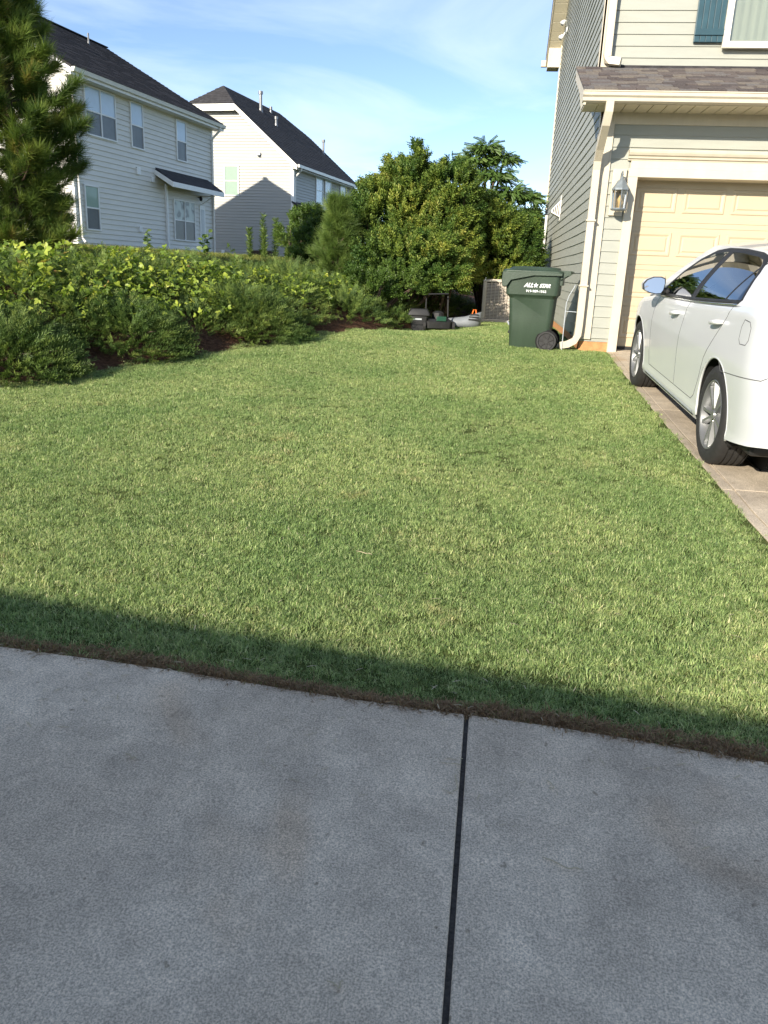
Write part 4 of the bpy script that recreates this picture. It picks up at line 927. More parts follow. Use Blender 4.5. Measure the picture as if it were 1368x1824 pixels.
for i_ in range(len(SG)-1):
    for j_ in range(NG_):
        c = (gg[i_, j_]+gg[i_+1, j_]+gg[i_, j_+1]+gg[i_+1, j_+1])/4; u, w_, z = c; U, C = SG[i_]; v_ = (j_+.5)/NG_
        if C > .90 and inpoly((u, z), DLO):
            b_ = bpil(z); k = 'door_pillar' if abs(u-b_) < .055 else ('front_side_glass' if u > b_ else ('rear_side_glass' if u > qdiv(z) else 'quarter_glass'))
        elif C < .93 and U > .5 and .06 < v_ < .95: k = 'windscreen'
        elif C < .70 and U < .5 and .12 < v_ < .92: k = 'rear_window'
        else: k = 'roof_pillar'
        gc.setdefault(k, []).append((i_, j_))
GMt = {'door_pillar': M['black'], 'roof_pillar': M['paint']}
for side in (1, -1):
    for k, cl in gc.items(): patch(k, cl, Pq, Nq, side, GMt.get(k, M['glass']), CAR)
rc = np.zeros((len(SG), 11, 3))
for i_ in range(len(SG)):
    u, w_, z = gg[i_, NG_]
    for f_ in range(11): s3 = 1-f_/10; rc[i_, f_] = (CW-w_*s3, u-UR, z+.062*(1-s3**2.0)*SG[i_][1]**.5)
du = np.gradient(rc, axis=0); dv = np.gradient(rc, axis=1); NR = nrm(np.cross(dv, du)+1e-9); NR[NR[..., 2] < 0] *= -1
for side in (1, -1): patch('roof', [(i_, f_) for i_ in range(len(SG)-1) for f_ in range(10)], rc, NR, side, M['paint'], CAR)
def ribbon(pts, wd, Wf, material, name='seam', off=.0015, closed=False, parent=CAR, thick=.0):
    # densify
    P = []; pts = list(pts)+([pts[0]] if closed else [])
    for (a, b_), (c, d) in zip(pts, pts[1:]):
        n = max(1, int(math.hypot(c-a, d-b_)/.02))
        for k in range(n): P.append((a+(c-a)*k/n, b_+(d-b_)*k/n))
    P.append(pts[-1])
    for side in (1, -1):
        vs = []; fs = []
        for i_, (u, z) in enumerate(P):
            a = P[max(i_-1, 0)]; b_ = P[min(i_+1, len(P)-1)]; du_, dz_ = b_[0]-a[0], b_[1]-a[1]; l_ = math.hypot(du_, dz_) or 1; nx_, nz_ = -dz_/l_, du_/l_
            for s3 in (-.5, -.3, .3, .5):
                uu, zz_ = u+nx_*wd*s3, z+nz_*wd*s3; w_ = Wf(uu, zz_)+(off if abs(s3) < .4 else off*.2-.0005)
                q = P3(uu, w_, zz_); vs.append(q if side > 0 else (2*CW-q[0], q[1], q[2]))
        for i_ in range(len(P)-1):
            for k in range(3): fs.append((i_*4+k, i_*4+k+1, i_*4+5+k, i_*4+4+k))
        MB().add(vs, fs).build(name, material, parent, smooth=True)
M['seam'] = mat('panel_gap', (.10, .10, .10), .8, .1, 10)
ribbon([(1.03, 1.03), (1.05, .97), (1.22, .80), (1.36, .66), (1.44, .50), (1.53, .37), (1.60, .33), (2.17, .33), (2.15, .6), (2.09, .92), (2.085, .98)], .006, WL, M['seam'])
ribbon([(2.17, .33), (3.18, .33), (3.22, .45), (3.20, .8), (3.15, .93)], .006, WL, M['seam'])
ribbon([(.99, .70), (.93, .64), (.6, .665), (.30, .69), (.25, .72), (.23, .78)], .006, WL, M['seam'])
ribbon([(.70, .985), (.60, .98), (.56, .95), (.545, .88), (.57, .85), (.67, .845), (.71, .87), (.725, .94)], .005, WL, M['seam'], closed=True)
ribbon(DLO, .030, WG, M['black'], 'window_trim', .003, closed=True)
ribbon([(qdiv(1.03), 1.03), (qdiv(1.34), 1.34)], .026, WG, M['black'], 'window_divider', .003)
ribbon([(bpil(1.01)+.055, 1.0), (bpil(1.34)+.055, 1.345)], .012, WG, M['black'], 'pillar_edge', .003); ribbon([(bpil(1.01)-.055, 1.0), (bpil(1.34)-.055, 1.345)], .012, WG, M['black'], 'pillar_edge', .003)
ribbon([(.96, 1.050), (1.4, 1.020), (2.0, .986), (2.6, .961), (3.12, .942)], .012, lambda u, z: WG(u, z), M['chrome'], 'belt_moulding', .005)
ribbon([(1.52, .245), (2.5, .245), (3.30, .25)], .028, WL, M['lightgrey'], 'sill_strip', .004)
ribbon([(1.50, .232), (2.5, .232), (3.32, .237)], .010, WL, M['black'], 'sill_gap', .006)
# wheel-arch lips and liners
for side in (1, -1):
    for uc in (UR, UF):
        pts = []
        for k in range(41):
            a = rad(-18+216*k/40); u, z = uc+(AR+.004)*math.cos(a), WR+(AR+.004)*math.sin(a)
            if z > .235: q = P3(u, WL(u, z)-.006, z); pts.append(q if side > 0 else (2*CW-q[0], q[1], q[2]))
        MB().tube(pts, .009, 8).build('arch_lip', M['paint'], CAR, smooth=True)
        l_ = MB(); vs = []; fs = []
        for k in range(33):
            a = rad(-25+230*k/32)
            for w_ in (.885, .84, .56):
                q = P3(uc+(AR+.006)*math.cos(a), w_ if w_ < .88 else min(.885, WL(uc+AR*math.cos(a), WR+AR*math.sin(a))-.01), max(.2, WR+(AR+.006)*math.sin(a))); vs.append(q if side > 0 else (2*CW-q[0], q[1], q[2]))
        for k in range(32):
            for r_ in range(2): fs.append((k*3+r_, k*3+r_+1, k*3+4+r_, k*3+3+r_))
        l_.add(vs, fs)
        q = P3(uc, .56, WR); l_.lathe([(q[0] if side > 0 else 2*CW-q[0], 0), (q[0] if side > 0 else 2*CW-q[0], AR)], (0, q[1], q[2]), 'x', 24)
        l_.build('arch_liner', M['darkgap'], CAR)
MB().box(CW-.80, CW+.80, .45-UR, 4.45-UR, .21, .30).build('underbody', M['black'], CAR, bevel=.03)
MB().box(CW-.78, CW+.78, .9-UR, 3.6-UR, .30, .42).build('cabin_floor', M['black'], CAR)
# handles
for side in (1, -1):
    for (u, z), k in (((2.36, .865), 'front_door'), ((1.20, .915), 'rear_door')):
        hm = MB(); w0 = WL(u, z)
        pts = [P3(u+du_, w0+o_, z-.012*(du_/.1)) for du_, o_ in ((-.10, .0), (-.085, .028), (-.03, .036), (.03, .036), (.085, .028), (.10, .0))]
        if side < 0: pts = [(2*CW-p[0], p[1], p[2]) for p in pts]
        hm.tube(pts, [.012, .016, .017, .017, .016, .012], 8); hm.build('handle', M['paint'], PO[(k, side)], smooth=True)
        cup = MB(); vs = [P3(u, w0-.0+.001, z-.005)]
        for q_ in range(16):
            a = 2*math.pi*q_/16; uu, zz_ = u+.055*math.cos(a), z-.005+.036*math.sin(a); vs.append(P3(uu, WL(uu, zz_)+.0015, zz_))
        if side < 0: vs = [(2*CW-p[0], p[1], p[2]) for p in vs]
        cup.add(vs, [(0, 1+q_, 1+(q_+1) % 16) for q_ in range(16)]).build('handle_cup', mat('cup_shade', (.55, .55, .54), .4, .02, 3), PO[(k, side)])  # flat disc; shade of the handle hollow is put into its greyer colour
# mirrors
for side in (1, -1):
    outl = [(.905, 1.00), (.895, 1.06), (.90, 1.10), (.935, 1.113), (1.0, 1.11), (1.055, 1.085), (1.085, 1.045), (1.075, 1.00), (1.03, .975), (.97, .965), (.925, .97)]
    cw, cz_ = .99, 1.04
    def mring(s3, u): return [(lambda q: q if side > 0 else (2*CW-q[0], q[1], q[2]))(P3(u+(w_-cw)*.10, cw+(w_-cw)*s3, cz_+(z-cz_)*s3)) for w_, z in outl]
    mo = MB(); loft(mo, [mring(.97, 2.925), mring(1.0, 2.94), mring(.98, 3.0), mring(.80, 3.07), mring(.4, 3.11)]); mo = mo.build('mirror', M['paint'], CAR, auto=50)
    mo2 = MB(); loft(mo2, [mring(.99, 2.922), mring(.99, 2.935)]); mo2.build('mirror_bezel', M['black'], mo)
    tl = lambda L: [(a, b_+(c-cz_)*.20, c) for a, b_, c in L]; g_ = MB(); loft(g_, [tl(mring(.88, 2.905)), tl(mring(.88, 2.925))]); g_.build('mirror_glass', M['mirrorglass'], mo)
    sg = 1 if side > 0 else -1
    q = P3(2.93, 1.045, 1.01); g_ = MB().lathe([(-.022, 0), (-.022, .022), (-.015, .026), (-.01, .026)], (q[0] if side > 0 else 2*CW-q[0], q[1]+.0, q[2]), 'y', 20); g_.build('blind_spot_mirror', M['chrome'], mo)
    q1 = P3(3.0, .84, .985); q2 = P3(2.99, .92, 1.0)
    if side < 0: q1 = (2*CW-q1[0], q1[1], q1[2]); q2 = (2*CW-q2[0], q2[1], q2[2])
    MB().tube([q1, q2], [.035, .025], 8).build('mirror_arm', M['black'], mo)
# wheels
def wheel(uc, side):
    w0 = P3(uc, .885, WR); xo = w0[0] if side > 0 else 2*CW-w0[0]; s3 = 1 if side > 0 else -1
    wh = bpy.data.objects.new('wheel', None); COL.objects.link(wh); wh.parent = CAR; wh.location = (xo, w0[1], WR)
    T = [(.02, .225), (.0, .235), (-.006, .27), (.0, .305), (.014, .322), (.03, .328)]
    for k in range(4): a = .045+k*.038; T += [(a, .330), (a+.022, .330), (a+.024, .322), (a+.034, .322)]
    T += [(.195, .330), (.205, .322), (.215, .305), (.22, .27), (.215, .235), (.20, .225)]
    MB().lathe([(a*s3, r_) for a, r_ in T], (0, 0, 0), 'x', 64).build('tyre', M['rubber'], wh, auto=40)
    ri = MB().lathe([(a*s3, r_) for a, r_ in [(.004, .232), (.0, .228), (.004, .218), (.03, .212), (.06, .205), (.18, .205), (.19, .225)]], (0, 0, 0), 'x', 64).build('rim', M['silver'], wh, auto=40)
    sp = MB()
    for k in range(10):
        a = 2*math.pi*k/10+(.10 if k % 2 else -.10)+.1; c_, s4 = math.cos(a), math.sin(a); n_ = (-s4, c_); ra, rb = .045, .213
        vs = []
        for r_, hw, xf in ((ra, .016, .022), (.12, .015, .016), (rb, .022, .012)):
            for t_, xx in ((-hw, xf+.03), (-hw*.55, xf), (hw*.55, xf), (hw, xf+.03)): vs.append((xx*s3, r_*c_+t_*n_[0], r_*s4+t_*n_[1]))
        sp.add(vs, [(i2*4+k2, i2*4+k2+1, i2*4+k2+5, i2*4+k2+4) for i2 in range(2) for k2 in range(3)])
    sp.build('spoke', M['silver'], ri, auto=30)
    MB().lathe([(.016*s3, 0), (.016*s3, .028), (.03*s3, .034), (.035*s3, .06), (.06*s3, .062)], (0, 0, 0), 'x', 24).build('hub', M['silver'], ri, auto=35)
    nb = MB()
    for k in range(5): a = 2*math.pi*k/5; nb.lathe([(.022*s3, 0), (.022*s3, .009), (.04*s3, .010)], (0, .045*math.cos(a), .045*math.sin(a)), 'x', 8)
    nb.build('wheel_nut', M['chrome'], ri)
    MB().lathe([(.060*s3, .05), (.060*s3, .15), (.066*s3, .15)], (0, 0, 0), 'x', 32).build('brake_disc', M['silver'], wh)
    MB().lathe([(.068*s3, .0), (.068*s3, .206)], (0, 0, 0), 'x', 32).build('spoke_shade_disc', M['wheelback'], wh)  # disc added behind the spokes to make their gaps dark
for uc in (UR, UF):
    for side in (1, -1): wheel(uc, side)
# cabin
for cx_, u in ((.42, 2.35), (-.42, 2.35), (.42, 1.25), (-.42, 1.25), (0, 1.25)):
    s_m = MB(); x0 = CW-cx_
    s_m.box(x0-.23, x0+.23, u-UR, u+.5-UR, .40, .62)
    s_m.prism([(u-UR+.02, .6), (u-UR+.16, .62), (u-UR+.0, 1.14), (u-UR-.10, 1.13)], x0-.23, x0+.23, 'x'); so = s_m.build('seat', M['seat'], CAR, bevel=.05, seg=3)
    MB().box(x0-.12, x0+.12, u-UR-.12, u-UR-.02, 1.16, 1.32).build('headrest', M['seat'], so, bevel=.035, seg=3)
MB().box(CW-.75, CW+.75, 3.15-UR, 3.75-UR, .75, .94).build('dashboard', M['black'], CAR, bevel=.05)
MB().lathe([(-.012+.0, .165), (-.0, .18), (.012, .165), (0, .15), (-.012, .165)], (CW-.40, 2.98-UR, .90), 'y', 24).build('steering_wheel', M['black'], CAR, smooth=True)
MB().box(CW-.12, CW+.12, 0.0-UR+.0, 0.03-UR, .62, .75).build('number_plate', M['lightgrey'], CAR, bevel=.005)

#VEG
# ------------------------------------------------------------------ grass
def tuft(name, n, R, h0, h1, wd, material, lean=.5, seed=0):
    g = np.random.default_rng(seed); r = R*np.sqrt(g.random(n)); a = g.random(n)*6.283
    b0 = np.stack([r*np.cos(a), r*np.sin(a), -.004*np.ones(n)], 1); h = h0+(h1-h0)*g.random(n); th = g.random(n)*6.283
    ln = lean*(.25+g.random(n)); d = np.stack([np.cos(th), np.sin(th), 0*th], 1); sd_ = np.stack([-np.sin(th+g.normal(0, .5, n)), np.cos(th), 0*th], 1); w_ = (wd*(.6+.7*g.random(n)))[:, None]
    up = np.array([0, 0, 1.]); H_ = h[:, None]; l_ = ln[:, None]
    m1 = b0+up*H_*.55+d*H_*l_*.35; tp = b0+up*H_*(1-.35*l_)+d*H_*l_*1.1
    V = np.stack([b0-sd_*w_*.5, b0+sd_*w_*.5, m1+sd_*w_*.42, m1-sd_*w_*.42, tp+sd_*w_*.06, tp-sd_*w_*.06], 1).reshape(-1, 3)
    i = np.arange(n)[:, None, None]*6; F = (np.array([[0, 1, 2, 3], [3, 2, 4, 5]])[None]+i).reshape(-1, 4)
    me = arr_mesh(name, V, F, material, np.repeat(np.clip(g.beta(2, 2.6, n), 0, 1), 6)); return bpy.data.objects.new(name, me)
def instancer(name, P, variants, rot, scl, kindlabel=None):
    c = bpy.data.collections.new(name+'_tufts')
    for o in variants: c.objects.link(o)
    me = bpy.data.meshes.new(name); me.vertices.add(len(P)); me.vertices.foreach_set('co', P.astype(np.float32).ravel())
    a = me.attributes.new('rot', 'FLOAT_VECTOR', 'POINT'); a.data.foreach_set('vector', rot.astype(np.float32).ravel())
    a = me.attributes.new('scl', 'FLOAT', 'POINT'); a.data.foreach_set('value', scl.astype(np.float32))
    a = me.attributes.new('idx', 'INT', 'POINT'); a.data.foreach_set('value', rng.integers(0, len(variants), len(P)).astype(np.int32))
    o = bpy.data.objects.new(name, me); COL.objects.link(o)
    g = bpy.data.node_groups.new(name+'_nodes', 'GeometryNodeTree'); g.interface.new_socket('Geometry', in_out='INPUT', socket_type='NodeSocketGeometry'); g.interface.new_socket('Geometry', in_out='OUTPUT', socket_type='NodeSocketGeometry')
    gi = g.nodes.new('NodeGroupInput'); go_ = g.nodes.new('NodeGroupOutput'); ip_ = g.nodes.new('GeometryNodeInstanceOnPoints'); ci = g.nodes.new('GeometryNodeCollectionInfo')
    ci.inputs['Collection'].default_value = c; ci.inputs['Separate Children'].default_value = True; ci.inputs['Reset Children'].default_value = True
    ip_.inputs['Pick Instance'].default_value = True
    def na(nm, ty):
        n = g.nodes.new('GeometryNodeInputNamedAttribute'); n.data_type = ty; n.inputs['Name'].default_value = nm; return n.outputs['Attribute']
    L = g.links.new
    L(gi.outputs[0], ip_.inputs['Points']); L(ci.outputs[0], ip_.inputs['Instance']); L(na('idx', 'INT'), ip_.inputs['Instance Index'])
    e2r = g.nodes.new('FunctionNodeEulerToRotation'); L(na('rot', 'FLOAT_VECTOR'), e2r.inputs[0]); L(e2r.outputs[0], ip_.inputs['Rotation']); L(na('scl', 'FLOAT'), ip_.inputs['Scale']); L(ip_.outputs[0], go_.inputs[0])
    md = o.modifiers.new('instances', 'NODES'); md.node_group = g; tag(o, kind='stuff'); return o
def on_lawn(x, y, mg=.022):
    drv = np.interp(y, [p[1] for p in de][::-1], [p[0] for p in de][::-1])
    ok = (y > edge_y(x)+.006*np.sin(x*5.1)+mg) & (sdist(x, y) < .05+.08*np.sin(x*7+y*5))
    ok &= (x < np.where(y < 10.92, drv-.03, XW-.05)) & (y < 30)
    ok &= ~((x > AX-.10) & (x < AX+1.0) & (y > AY-.12) & (y < AY+.95))
    ok &= ~((x > BX_-.24) & (x < BX_+.24) & (y > BY_-.22) & (y < BY_+.22)); ok &= ~((x > .68) & (x < 1.12) & (y > 10.99) & (y < 11.22))
    return ok
def inview(P, mgx=.10, mgy=.12):
    d = P-np.array([0, 0, 1.6]); f_ = d@np.array(fwd); X = d@np.array(cr)/f_*1390/1368; Y = d@np.array(cu)/f_*1390/1368
    return (f_ > .2) & (np.abs(X) < .5+mgx) & (np.abs(Y) < .667+mgy)
def lawn_pts(x0, x1, y0, y1, dens):
    n = int((x1-x0)*(y1-y0)*dens); x = rng.uniform(x0, x1, n); y = rng.uniform(y0, y1, n); return x, y
vs_ = [tuft('grass_tuft', 62, .052, .010, .027, .0026, M['grass'], .9, 100+k) for k in range(7)]
X, Y = [], []
for y0, y1, dn in ((2.1, 3.4, 1250), (3.4, 5, 1050), (5, 8, 800), (8, 13, 620), (13, 19, 380)):
    x, y = lawn_pts(-6.2, 1.65, y0, y1, dn); k = on_lawn(x, y); X.append(x[k]); Y.append(y[k])
X = np.concatenate(X); Y = np.concatenate(Y); Z = G(X, Y); P = np.stack([X, Y, Z], 1)
cl_ = np.sin(P[:, 0]*61+3*np.sin(P[:, 1]*23))*np.sin(P[:, 1]*57+3*np.sin(P[:, 0]*19)); k = inview(P, .35, .12) & ((cl_ > -.62) | (rng.random(len(P)) < .25)); P = P[k]; n = len(P)
hm = .85+.35*(np.sin(P[:, 0]*2.1+P[:, 1]*.7)*np.cos(P[:, 1]*1.1-P[:, 0])*.5+.5)
edge_d = P[:, 1]-edge_y(P[:, 0])
scl = hm*rng.uniform(.75, 1.25, n)*np.clip(.65+edge_d*1.2, .65, 1)*(1+.04*np.clip(P[:, 1]-5, 0, 8))
rot = np.stack([rng.normal(0, .12, n), rng.normal(0, .12, n), rng.random(n)*6.283], 1)
instancer('lawn_grass', P, vs_, rot, scl)
# dry stubble along the concrete edge
vd = [tuft('dry_tuft', 26, .03, .008, .024, .0032, M['drygrass'], 1.5, 200+k) for k in range(4)]
x = rng.uniform(-3.5, 1.7, 5200); wv = .045+.02*np.sin(x*3.1)+.012*np.sin(x*9); y = edge_y(x)+.006*np.sin(x*5.1)+.004+wv*rng.random(len(x))**1.3*1.0; P = np.stack([x, y, G(x, y)-.002], 1)
instancer('dry_edge_grass', P, vd, np.stack([rng.normal(0, .3, len(x)), rng.normal(0, .3, len(x)), rng.random(len(x))*6.283], 1), rng.uniform(.6, 1.25, len(x)))
# taller grass on the bank below the far houses
vh = [tuft('bank_tuft', 30, .16, .05, .13, .012, M['hillgrass'], .7, 300+k) for k in range(4)]
x = rng.uniform(-22, -1, 60000); y = rng.uniform(8, 42, 60000); s_ = sdist(x, y); P = np.stack([x, y, G(x, y)], 1)
k = (s_ > 2.9+.5*np.sin(y*1.3)) & inview(P, .15, .1); P = P[k]; n = len(P)
instancer('bank_grass', P, vh, np.stack([rng.normal(0, .1, n), rng.normal(0, .1, n), rng.random(n)*6.283], 1), rng.uniform(.6, 1.3, n))

# ------------------------------------------------------------------ plants
def frond_template(nb=9, ang=40, w_=.023):
    V = []; F = []
    def q(p, d, L, wd, up=(0, 0, 1)):
        p = np.array(p, float); d = np.array(d, float); d /= np.linalg.norm(d); s2 = np.cross(d, up); s2 /= np.linalg.norm(s2)
        i_ = len(V); V.extend([p-s2*wd*.25, p+d*L*.45-s2*wd*.5, p+d*L, p+d*L*.45+s2*wd*.5]); F.append([i_, i_+1, i_+2, i_+3])
    q((0, 0, 0), (1, 0, .05), 1.0, w_*.8)
    for k in range(nb):
        t_ = .12+.8*k/nb; L = .36*(1-t_*.6)
        for s2 in (-1, 1): q((t_, 0, .02*t_), (math.cos(rad(ang)), s2*math.sin(rad(ang)), random.uniform(-.15, .6)), L*random.uniform(.7, 1.3), w_*1.4, (0, random.uniform(-.6, .6), 1))
        if k % 2 == 0: q((t_, 0, 0), (.8, random.uniform(-.2, .2), .55), L*.8, w_*1.3, (0, 1, .2))
    return np.array(V), np.array(F)
FT, FF_ = frond_template()
def mounds(cs, per, L=(.22, .42), lift=.0):
    """feathery sprays arching out from mound centres (x, y, R, h)"""
    P = []; A_ = []; Sc = []; rd = []
    for (x, y, R, h) in cs:
        n = int(per*R*R); r = R*np.sqrt(rng.random(n)); a = rng.random(n)*6.283; px, py = x+r*np.cos(a), y+r*np.sin(a)
        dome = h*(1-(r/R)**2.2)
        pz = G(px, py)+dome*(.35+.65*rng.random(n))+.02+lift
        out = np.stack([np.cos(a), np.sin(a), 0*a], 1)+np.array([.45, -.35, 0]); up = (.55-.35*(r/R)+.25*rng.random(n))
        ax = out*(.35+.6*(r/R))[:, None]+rng.normal(0, .25, (n, 3)); ax[:, 2] = up
        P.append(np.stack([px, py, pz], 1)); A_.append(ax); Sc.append(rng.uniform(L[0], L[1], n)); rd.append(np.clip(rng.beta(2, 3, n), 0, 1))
    return np.concatenate(P), np.concatenate(A_), np.concatenate(Sc), np.concatenate(rd)
def fol(name, T, F, P, A_, Sc, rd, material, jit=.12):
    V, FF = scatter(T, F, P, A_, Sc, roll=rng.normal(0, .7, len(P)))
    r_ = np.clip(np.repeat(rd, len(T))+np.tile(rng.normal(0, jit, len(T)), len(P)), 0, 1)
    return arr_mesh(name, V, FF, material, r_)
def addmesh(name, me, parent=None):
    o = bpy.data.objects.new(name, me); COL.objects.link(o); o.parent = parent; return o
def along(s, y): return float(np.interp(y, BY, BX))-s/.88, y
# three junipers that stand apart at the foot of the slope
JN = [(( -4.55, 7.05), .58, .28, 'feathery dark juniper spreading at the left edge of the lawn, nearest the camera'),
      ((-4.02, 8.55), .58, .30, 'low feathery juniper at the foot of the slope, second along the lawn edge'),
      ((-3.15, 10.35), .66, .42, 'arching blue-green juniper at the foot of the slope where the lawn bends')]
for (x, y), R, h, lb in JN:
    t_ = thing('juniper', lb, 'shrub', (x, y, Gf(x, y)), 0, 'junipers at the foot of the slope')
    P, A_, Sc, rd = mounds([(x, y, R, h)], 2600, (.15, .29)); me = fol('foliage', FT, FF_, P-np.array([x, y, Gf(x, y)]), A_, Sc, rd*.8, M['juniper']); addmesh('foliage', me, t_)
    b_ = MB()
    for k in range(9):
        a = random.uniform(0, 6.28); L = R*.8; b_.tube([(0, 0, 0), (math.cos(a)*L*.5, math.sin(a)*L*.5, h*.35), (math.cos(a)*L, math.sin(a)*L, h*.45)], [.018, .012, .004], 5)
    b_.build('stem', M['bark'], t_)
cs = []
for row, (s, R, h) in enumerate(((.55, .55, .30), (1.35, .65, .34), (2.2, .6, .20))):
    y = 4.8+row*.3
    while y < 19:
        x_, y_ = along(s+random.uniform(-.2, .2), y); cs.append((x_, y_, R*random.uniform(.75, 1.15), h*random.uniform(.6, 1.25))); y += R*random.uniform(1.05, 1.5)
P, A_, Sc, rd = mounds(cs, 1150, (.13, .27)); k = inview(P, .22, .2) ; P, A_, Sc, rd = P[k], A_[k], Sc[k], rd[k]
s_ = sdist(P[:, 0], P[:, 1]); gp_ = np.sin(P[:, 0]*9.1+2*np.sin(P[:, 1]*4.3))*np.sin(P[:, 1]*8.3+2*np.sin(P[:, 0]*5.1+P[:, 2]*6)); k = (s_ > .10+.12*np.sin(P[:, 1]*2.3)) & ((gp_ > -.42) | (rng.random(len(P)) < .12)); P, A_, Sc, rd = P[k], A_[k], Sc[k], rd[k]
o = addmesh('juniper_ground_cover', fol('juniper_ground_cover', FT, FF_, P, A_, Sc, rd, M['juniper'])); tag(o, kind='stuff')
# leaf template: pointed, folded along the midrib
LT = np.array([(0, 0, 0), (.35, .30, .06), (.75, .22, .05), (1, 0, -.08), (.75, -.22, .05), (.35, -.30, .06), (.5, 0, 0)]); LF_ = np.array([[0, 6, 2, 1], [6, 3, 3, 2], [0, 5, 4, 6], [6, 4, 3, 3]])
LF_ = np.array([[0, 6, 2, 1], [0, 5, 4, 6], [6, 3, 2, 2], [6, 4, 3, 3]])
LF3 = np.array([[0, 6, 1], [1, 6, 2], [6, 3, 2], [0, 5, 6], [5, 4, 6], [6, 4, 3]])
def leaflets(specs):
    V = []; F = []
    for p, d, L, roll in specs:
        v, f = scatter(LT, LF3, np.array([p], float), np.array([d], float), [L], roll=np.array([roll])); F.append(f+len(V)*0+sum(len(a) for a in V)); V.append(v)
    return np.concatenate(V), np.concatenate(F)
VT, VF = leaflets([((.0, 0, 0), (1, .0, .1), .85, 0), ((.0, 0, 0), (.5, .9, .1), .62, .3), ((.0, 0, 0), (.5, -.9, .1), .62, -.3)])   # three-part vine leaf
def hill_scatter(n, sr, yr_, hgt):
    y = rng.uniform(*yr_, n); s = rng.uniform(*sr, n); x = np.interp(y, BY, BX)-s/.88; return x, y, G(x, y)+hgt[0]+(hgt[1]-hgt[0])*rng.random(n)
# leafy creepers lying over the junipers
pc = [(1.3, 8.9, .9), (1.6, 9.8, .7), (.9, 9.6, .7), (1.7, 10.8, .6), (1.0, 11.2, .7), (1.8, 8.2, .7), (1.6, 7.4, .8), (.7, 10.5, .5), (.9, 12.0, .5), (1.6, 6.8, .6), (.7, 8.7, .5), (.8, 7.9, .5), (1.0, 13.2, .5)]
P = []; 
for s, y, R in pc:
    n = int(470*R*R); a = rng.random(n)*6.283; r = R*np.sqrt(rng.random(n)); yy = y+r*np.sin(a); xx = np.interp(yy, BY, BX)-(s+r*np.cos(a))/.88
    P.append(np.stack([xx, yy, G(xx, yy)+.24+.28*rng.random(n)*(1-(r/R)**2*.5)], 1))
P = np.concatenate(P); n = len(P); A_ = rng.normal(0, .6, (n, 3)); A_[:, 2] = -.15+.3*rng.normal(size=n)
pn = np.sin(P[:, 0]*3+1)*np.cos(P[:, 1]*2.6)*.5+.5
o = addmesh('leafy_creeper', fol('leafy_creeper', VT, VF, P, A_, rng.uniform(.05, .095, n), np.clip(rng.beta(2, 2.6, n)*.62+.34*pn*np.sin(P[:, 1]*5.1+P[:, 0]*3.3)**2, 0, .80), M['vine'], .03)); tag(o, kind='stuff')
def weed(name, label, x, y, h, nst, lean, leafL, material, cat='weed', spread=.12, per=22, T=(LT, LF3), group=None, droop=-.1):
    z = Gf(x, y); t_ = thing(name, label, cat, (x, y, z), 0, group); b_ = MB(); P = []; A_ = []
    for k in range(nst):
        a = random.uniform(0, 6.28); bx, by = spread*random.random()*math.cos(a), spread*random.random()*math.sin(a); hh = h*random.uniform(.7, 1.05); tx, ty = bx+lean*random.uniform(-1, 1), by+lean*random.uniform(-1, 1)
        pts = [(bx, by, 0), ((bx*2+tx)/3, (by*2+ty)/3, hh*.5), (tx, ty, hh)]; b_.tube(pts, [.008, .006, .002], 5)
        for q_ in range(per):
            u = .15+.85*q_/per; c_ = np.array(pts[0])*(1-u)+np.array(pts[2])*u; c_[2] = hh*u; a2 = q_*2.4; P.append(c_); A_.append((math.cos(a2), math.sin(a2), .35+droop))
    b_.build('stem', M['weed'], t_); P = np.array(P); A_ = np.array(A_, float)+rng.normal(0, .15, (len(P), 3))
    me = fol('foliage', T[0], T[1], P, A_, leafL*rng.uniform(.7, 1.2, len(P)), np.clip(rng.beta(2, 2, len(P)), 0, 1), material); addmesh('foliage', me, t_); return t_
x_, y_ = along(1.75, 7.35); weed('tall_vine', 'tall bright green leafy vine shoot rising in front of the pine at the left edge', -4.93, 8.35, .80, 8, .28, .11, M['vine'], 'vine', .28, 14, (VT, VF))
weed('leafy_vine', 'bright green trifoliate vine clump on the slope right of the tall shoot', -4.42, 8.5, .55, 7, .25, .10, M['vine'], 'vine', .25, 12, (VT, VF))
weed('leafy_vine', 'green vine clump rising from the slope below the near house window', -4.75, 9.9, .55, 7, .25, .09, M['vine'], 'vine', .3, 12, (VT, VF))
weed('leafy_vine', 'sunlit vine clump at mid slope below the small porch roof', -4.1, 10.9, .5, 6, .25, .09, M['vine'], 'vine', .25, 12, (VT, VF))
weed('seedling', 'small upright seedling in the grass below the near pale house', -7.6, 17.2, .52, 2, .05, .11, M['weed'], 'plant', .04, 12)
weed('seedling', 'small broad-leaved seedling in front of the white trim post', -6.2, 16.9, .62, 3, .10, .14, M['bright'], 'plant', .08, 12)
weed('seedling', 'pale leafy sapling sprig low on the slope in the sun', -3.65, 11.2, .75, 3, .12, .09, M['weed'], 'plant', .10, 16)
def tallweed(k, x, y, h, lb): weed('tall_weed', lb, x, y, h, 1, .10, .115, M['weed'], 'weed', .01, 150, (LT*np.array([1, .35, 1]), LF3), 'tall weed stalks beside the farther house', .45)
for k, (px, hh) in enumerate(((-5.55, .85), (-5.35, 1.12), (-5.13, 1.0), (-4.98, 1.28), (-4.78, 1.05), (-4.62, .9), (-4.45, .7))):
    o_ = ('first', 'second', 'third', 'fourth', 'fifth', 'sixth', 'seventh')[k]
    tallweed(k, px, 18.1+.25*math.sin(k*2.1), hh, 'tall feathery weed stalk beside the farther house, %s from the left' % o_)
